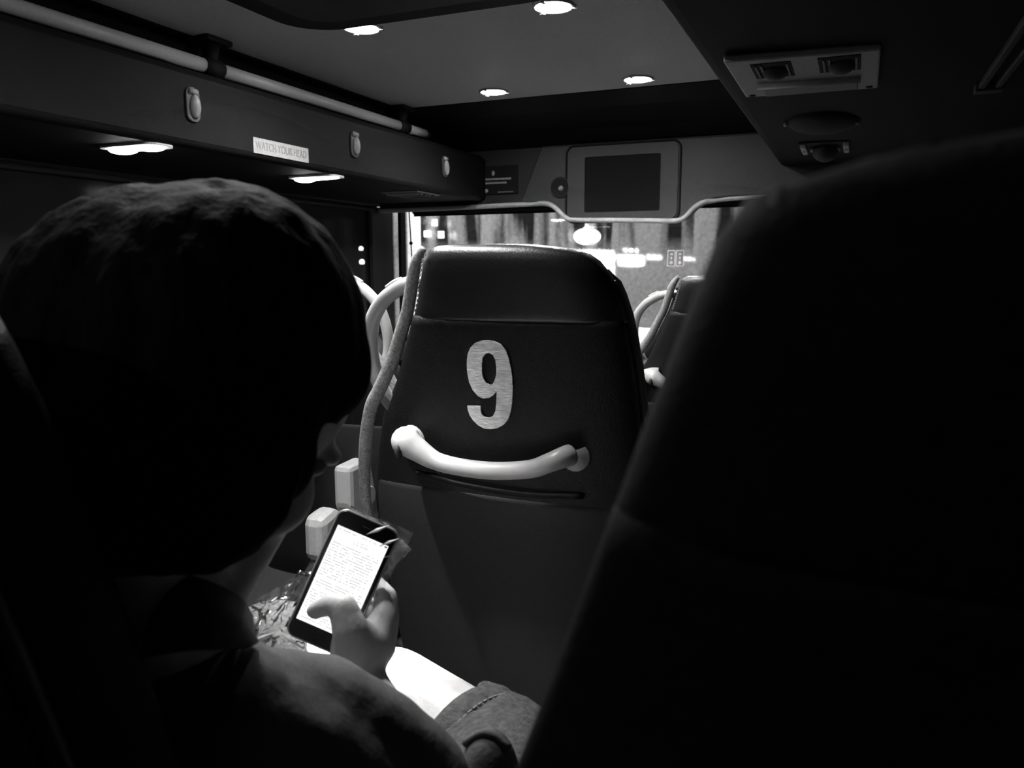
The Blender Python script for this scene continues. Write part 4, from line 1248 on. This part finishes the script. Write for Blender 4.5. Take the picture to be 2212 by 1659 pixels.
# ================================================================== outside, beyond the windscreen
GZ = -2.35
bm = bmesh.new(); box(bm, (-60, 3.9, GZ - .1), (60, 120, GZ)); struct(finish('ground', bm, M_asphalt), 'wet dark street')
bld = empty('apartment_building', (-32.204, 62, GZ)); tag(bld, 'dark building far down the street with three lit windows', 'building')
bm = bmesh.new(); box(bm, (-9, 0, 0), (9, 12, 16)); finish('facade', bm, M_facade, bld)
bm = bmesh.new(); box(bm, (-9.3, -.3, 16), (9.3, 12.3, 16.4)); finish('parapet', bm, M_facade, bld)
for (x, z, w, h_) in [(-2.04, 7.398, 0.3, 0.3), (-2.754, 6.45, 0.37, 0.27), (-1.41, 6.347, 0.3, 0.3)]:
    bm = bmesh.new(); box(bm, (x - w, -.06, z - h_), (x + w, 0.0, z + h_)); wdw = finish('lit_window', bm, M_litwindow, bld, bevel=.12)
def streetlamp(loc, rad, label, arm=True):
    x, y, z = loc
    root = empty('street_lamp', (x, y, GZ)); tag(root, label, 'street lamp', 'street lamps seen through the windscreen')
    bm = bmesh.new(); ball(bm, (0, 0, z - GZ), rad, None, 16, 10); finish('globe', bm, M_lampglobe, root, smooth=True)
    bm = bmesh.new(); tube(bm, [(0, 0, 0), (0, 0, z - GZ - rad * .8)], .05, 8); finish('lamp_post', bm, M_post, root, smooth=True)
    bm = bmesh.new(); tube(bm, [(0, 0, z - GZ - rad * 1.4), (0, 0, z - GZ - rad * .7)], rad * .6, 10); finish('lamp_collar', bm, M_post, root, smooth=True)
for (loc, rad, lb) in [((-6.278, 21.572, 1.473), 0.035, 'tiny street lamp right beside the large light box'), ((-5.618, 19.64, 1.383), 0.05, 'small street lamp second from the large light box'), ((-6.339, 23.776, 1.645), 0.065, 'street lamp hanging just above the bright oblong lamp'), ((-6.152, 26.03, 1.462), 0.09, 'street lamp midway between the oblong lamp and the sticker'), ((-4.795, 24.404, 1.393), 0.05, 'faint street lamp right of the windscreen sticker'), ((-5.082, 26.484, 1.401), 0.05, 'outermost faint street lamp on the right'), ((-7.237, 10.684, 1.422), 0.04, 'upper of two lamps seen through the left side window'), ((-5.481, 8.103, 1.19), 0.036, 'lower of two lamps seen through the left side window')]:
    streetlamp(loc, rad, lb)
# hanging oval sign on a bracket
sg = empty('oval_sign', (-3.7972, 11.6499, 1.5919)); tag(sg, 'glowing white oval sign hanging in the street beyond the windscreen', 'sign')
RX, RZ = .212, .130
me = fill_shape([(RX * math.cos(2 * math.pi * k / 48), RZ * math.sin(2 * math.pi * k / 48)) for k in range(48)], [], .03)
me.transform(Matrix.Rotation(math.pi / 2, 4, 'X')); me.materials.append(M_signlit)
o = bpy.data.objects.new('sign_face', me); COL.objects.link(o); o.parent = sg; o.rotation_euler = (0, 0, math.radians(14))
bm = bmesh.new(); prism(bm, [(-.026, -.02, .11), (.026, -.02, .11), (.026, -.02, 1.6), (-.026, -.02, 1.6)], (0, .04, 0)); finish('sign_hanger', bm, M_signlit, sg)
bm = bmesh.new(); prism(bm, [(-.07, -.02, .118), (.07, -.02, .118), (.026, -.02, .16), (-.026, -.02, .16)], (0, .04, 0)); finish('sign_shoulder', bm, M_signlit, sg)
bm = bmesh.new(); tube(bm, [(0, 0.0, 1.58), (1.6, .4, 1.58)], .03, 8); finish('sign_bracket', bm, M_post, sg)
bm = bmesh.new(); tube(bm, [(1.6, .4, 1.7), (1.6, .4, GZ - (1.592))], .05, 8); finish('sign_post', bm, M_post, sg)
bm = bmesh.new(); prism(bm, [(-.014, -.036, .068), (0, -.036, .056), (.014, -.036, .068), (0, -.036, .080)], (0, .004, 0)); d_ = finish('sign_mark', bm, M_signtext, o)
tm = Matrix.Translation((0, -.034, -.005)) @ Matrix.Rotation(math.pi / 2, 4, 'X')
text_mesh('sign_lettering', 'Country', .085, M_signtext, o, tm, .001)
# big light box
lbx = empty('light_box', (-4.3253, 13.5570, 1.1736)); tag(lbx, 'large overexposed light box just right of the seat headrest', 'light box')
bm = bmesh.new(); box(bm, (-.36, -.08, -.24), (.33, .0, .245)); finish('lit_face', bm, M_lightbox, lbx, bevel=.05)
bm = bmesh.new(); box(bm, (-.38, .0, -.26), (.35, .12, .265)); finish('casing', bm, M_post, lbx)
bm = bmesh.new(); tube(bm, [(0, .06, -.25), (0, .06, GZ - (1.174))], .06, 8); finish('post', bm, M_post, lbx)
lb2 = empty('shop_light', (-4.1967, 15.8304, 1.2651)); tag(lb2, 'bright oblong lamp to the right of the large light box', 'light box')
bm = bmesh.new(); box(bm, (-.16, -.06, -.10), (.16, 0, .10)); finish('lit_face', bm, M_lightbox, lb2, bevel=.05)
bm = bmesh.new(); box(bm, (-.18, 0, -.12), (.18, .1, .12)); finish('casing', bm, M_post, lb2)
bm = bmesh.new(); tube(bm, [(0, .05, -.11), (0, .05, GZ - (1.265))], .05, 8); finish('post', bm, M_post, lb2)
# white column and notice board, both self-glowing, at the left of the windscreen
cl = empty('lit_column', (-4.9597, 8.3763, 1.4881)); tag(cl, 'bright white column seen at the left end of the windscreen', 'column')
bm = bmesh.new(); box(bm, (-.10, -.08, GZ - (1.488)), (.105, .08, .27)); finish('shaft', bm, M_litcolumn, cl, bevel=.02)
bm = bmesh.new(); box(bm, (-.13, -.11, .27), (.135, .11, .33)); finish('capital', bm, M_litcolumn, cl, bevel=.02)
nb = empty('notice_board', (-3.6981, 6.0758, 0.9105)); tag(nb, 'bright white notice board behind the left corner of the windscreen', 'board')
bm = bmesh.new(); box(bm, (-.09, -.02, -.34), (.10, .02, .31)); b0 = finish('board_face', bm, M_litcolumn, nb)
for i in range(3):
    bm = bmesh.new(); box(bm, (-.075, -.024, .20 - i * .06), (-.01 + .02 * i, -.02, .225 - i * .06)); finish('board_print', bm, M_signtext, b0)
bm = bmesh.new(); tube(bm, [(0, .03, .3), (0, .03, GZ - (0.911))], .03, 8); finish('board_post', bm, M_post, nb)
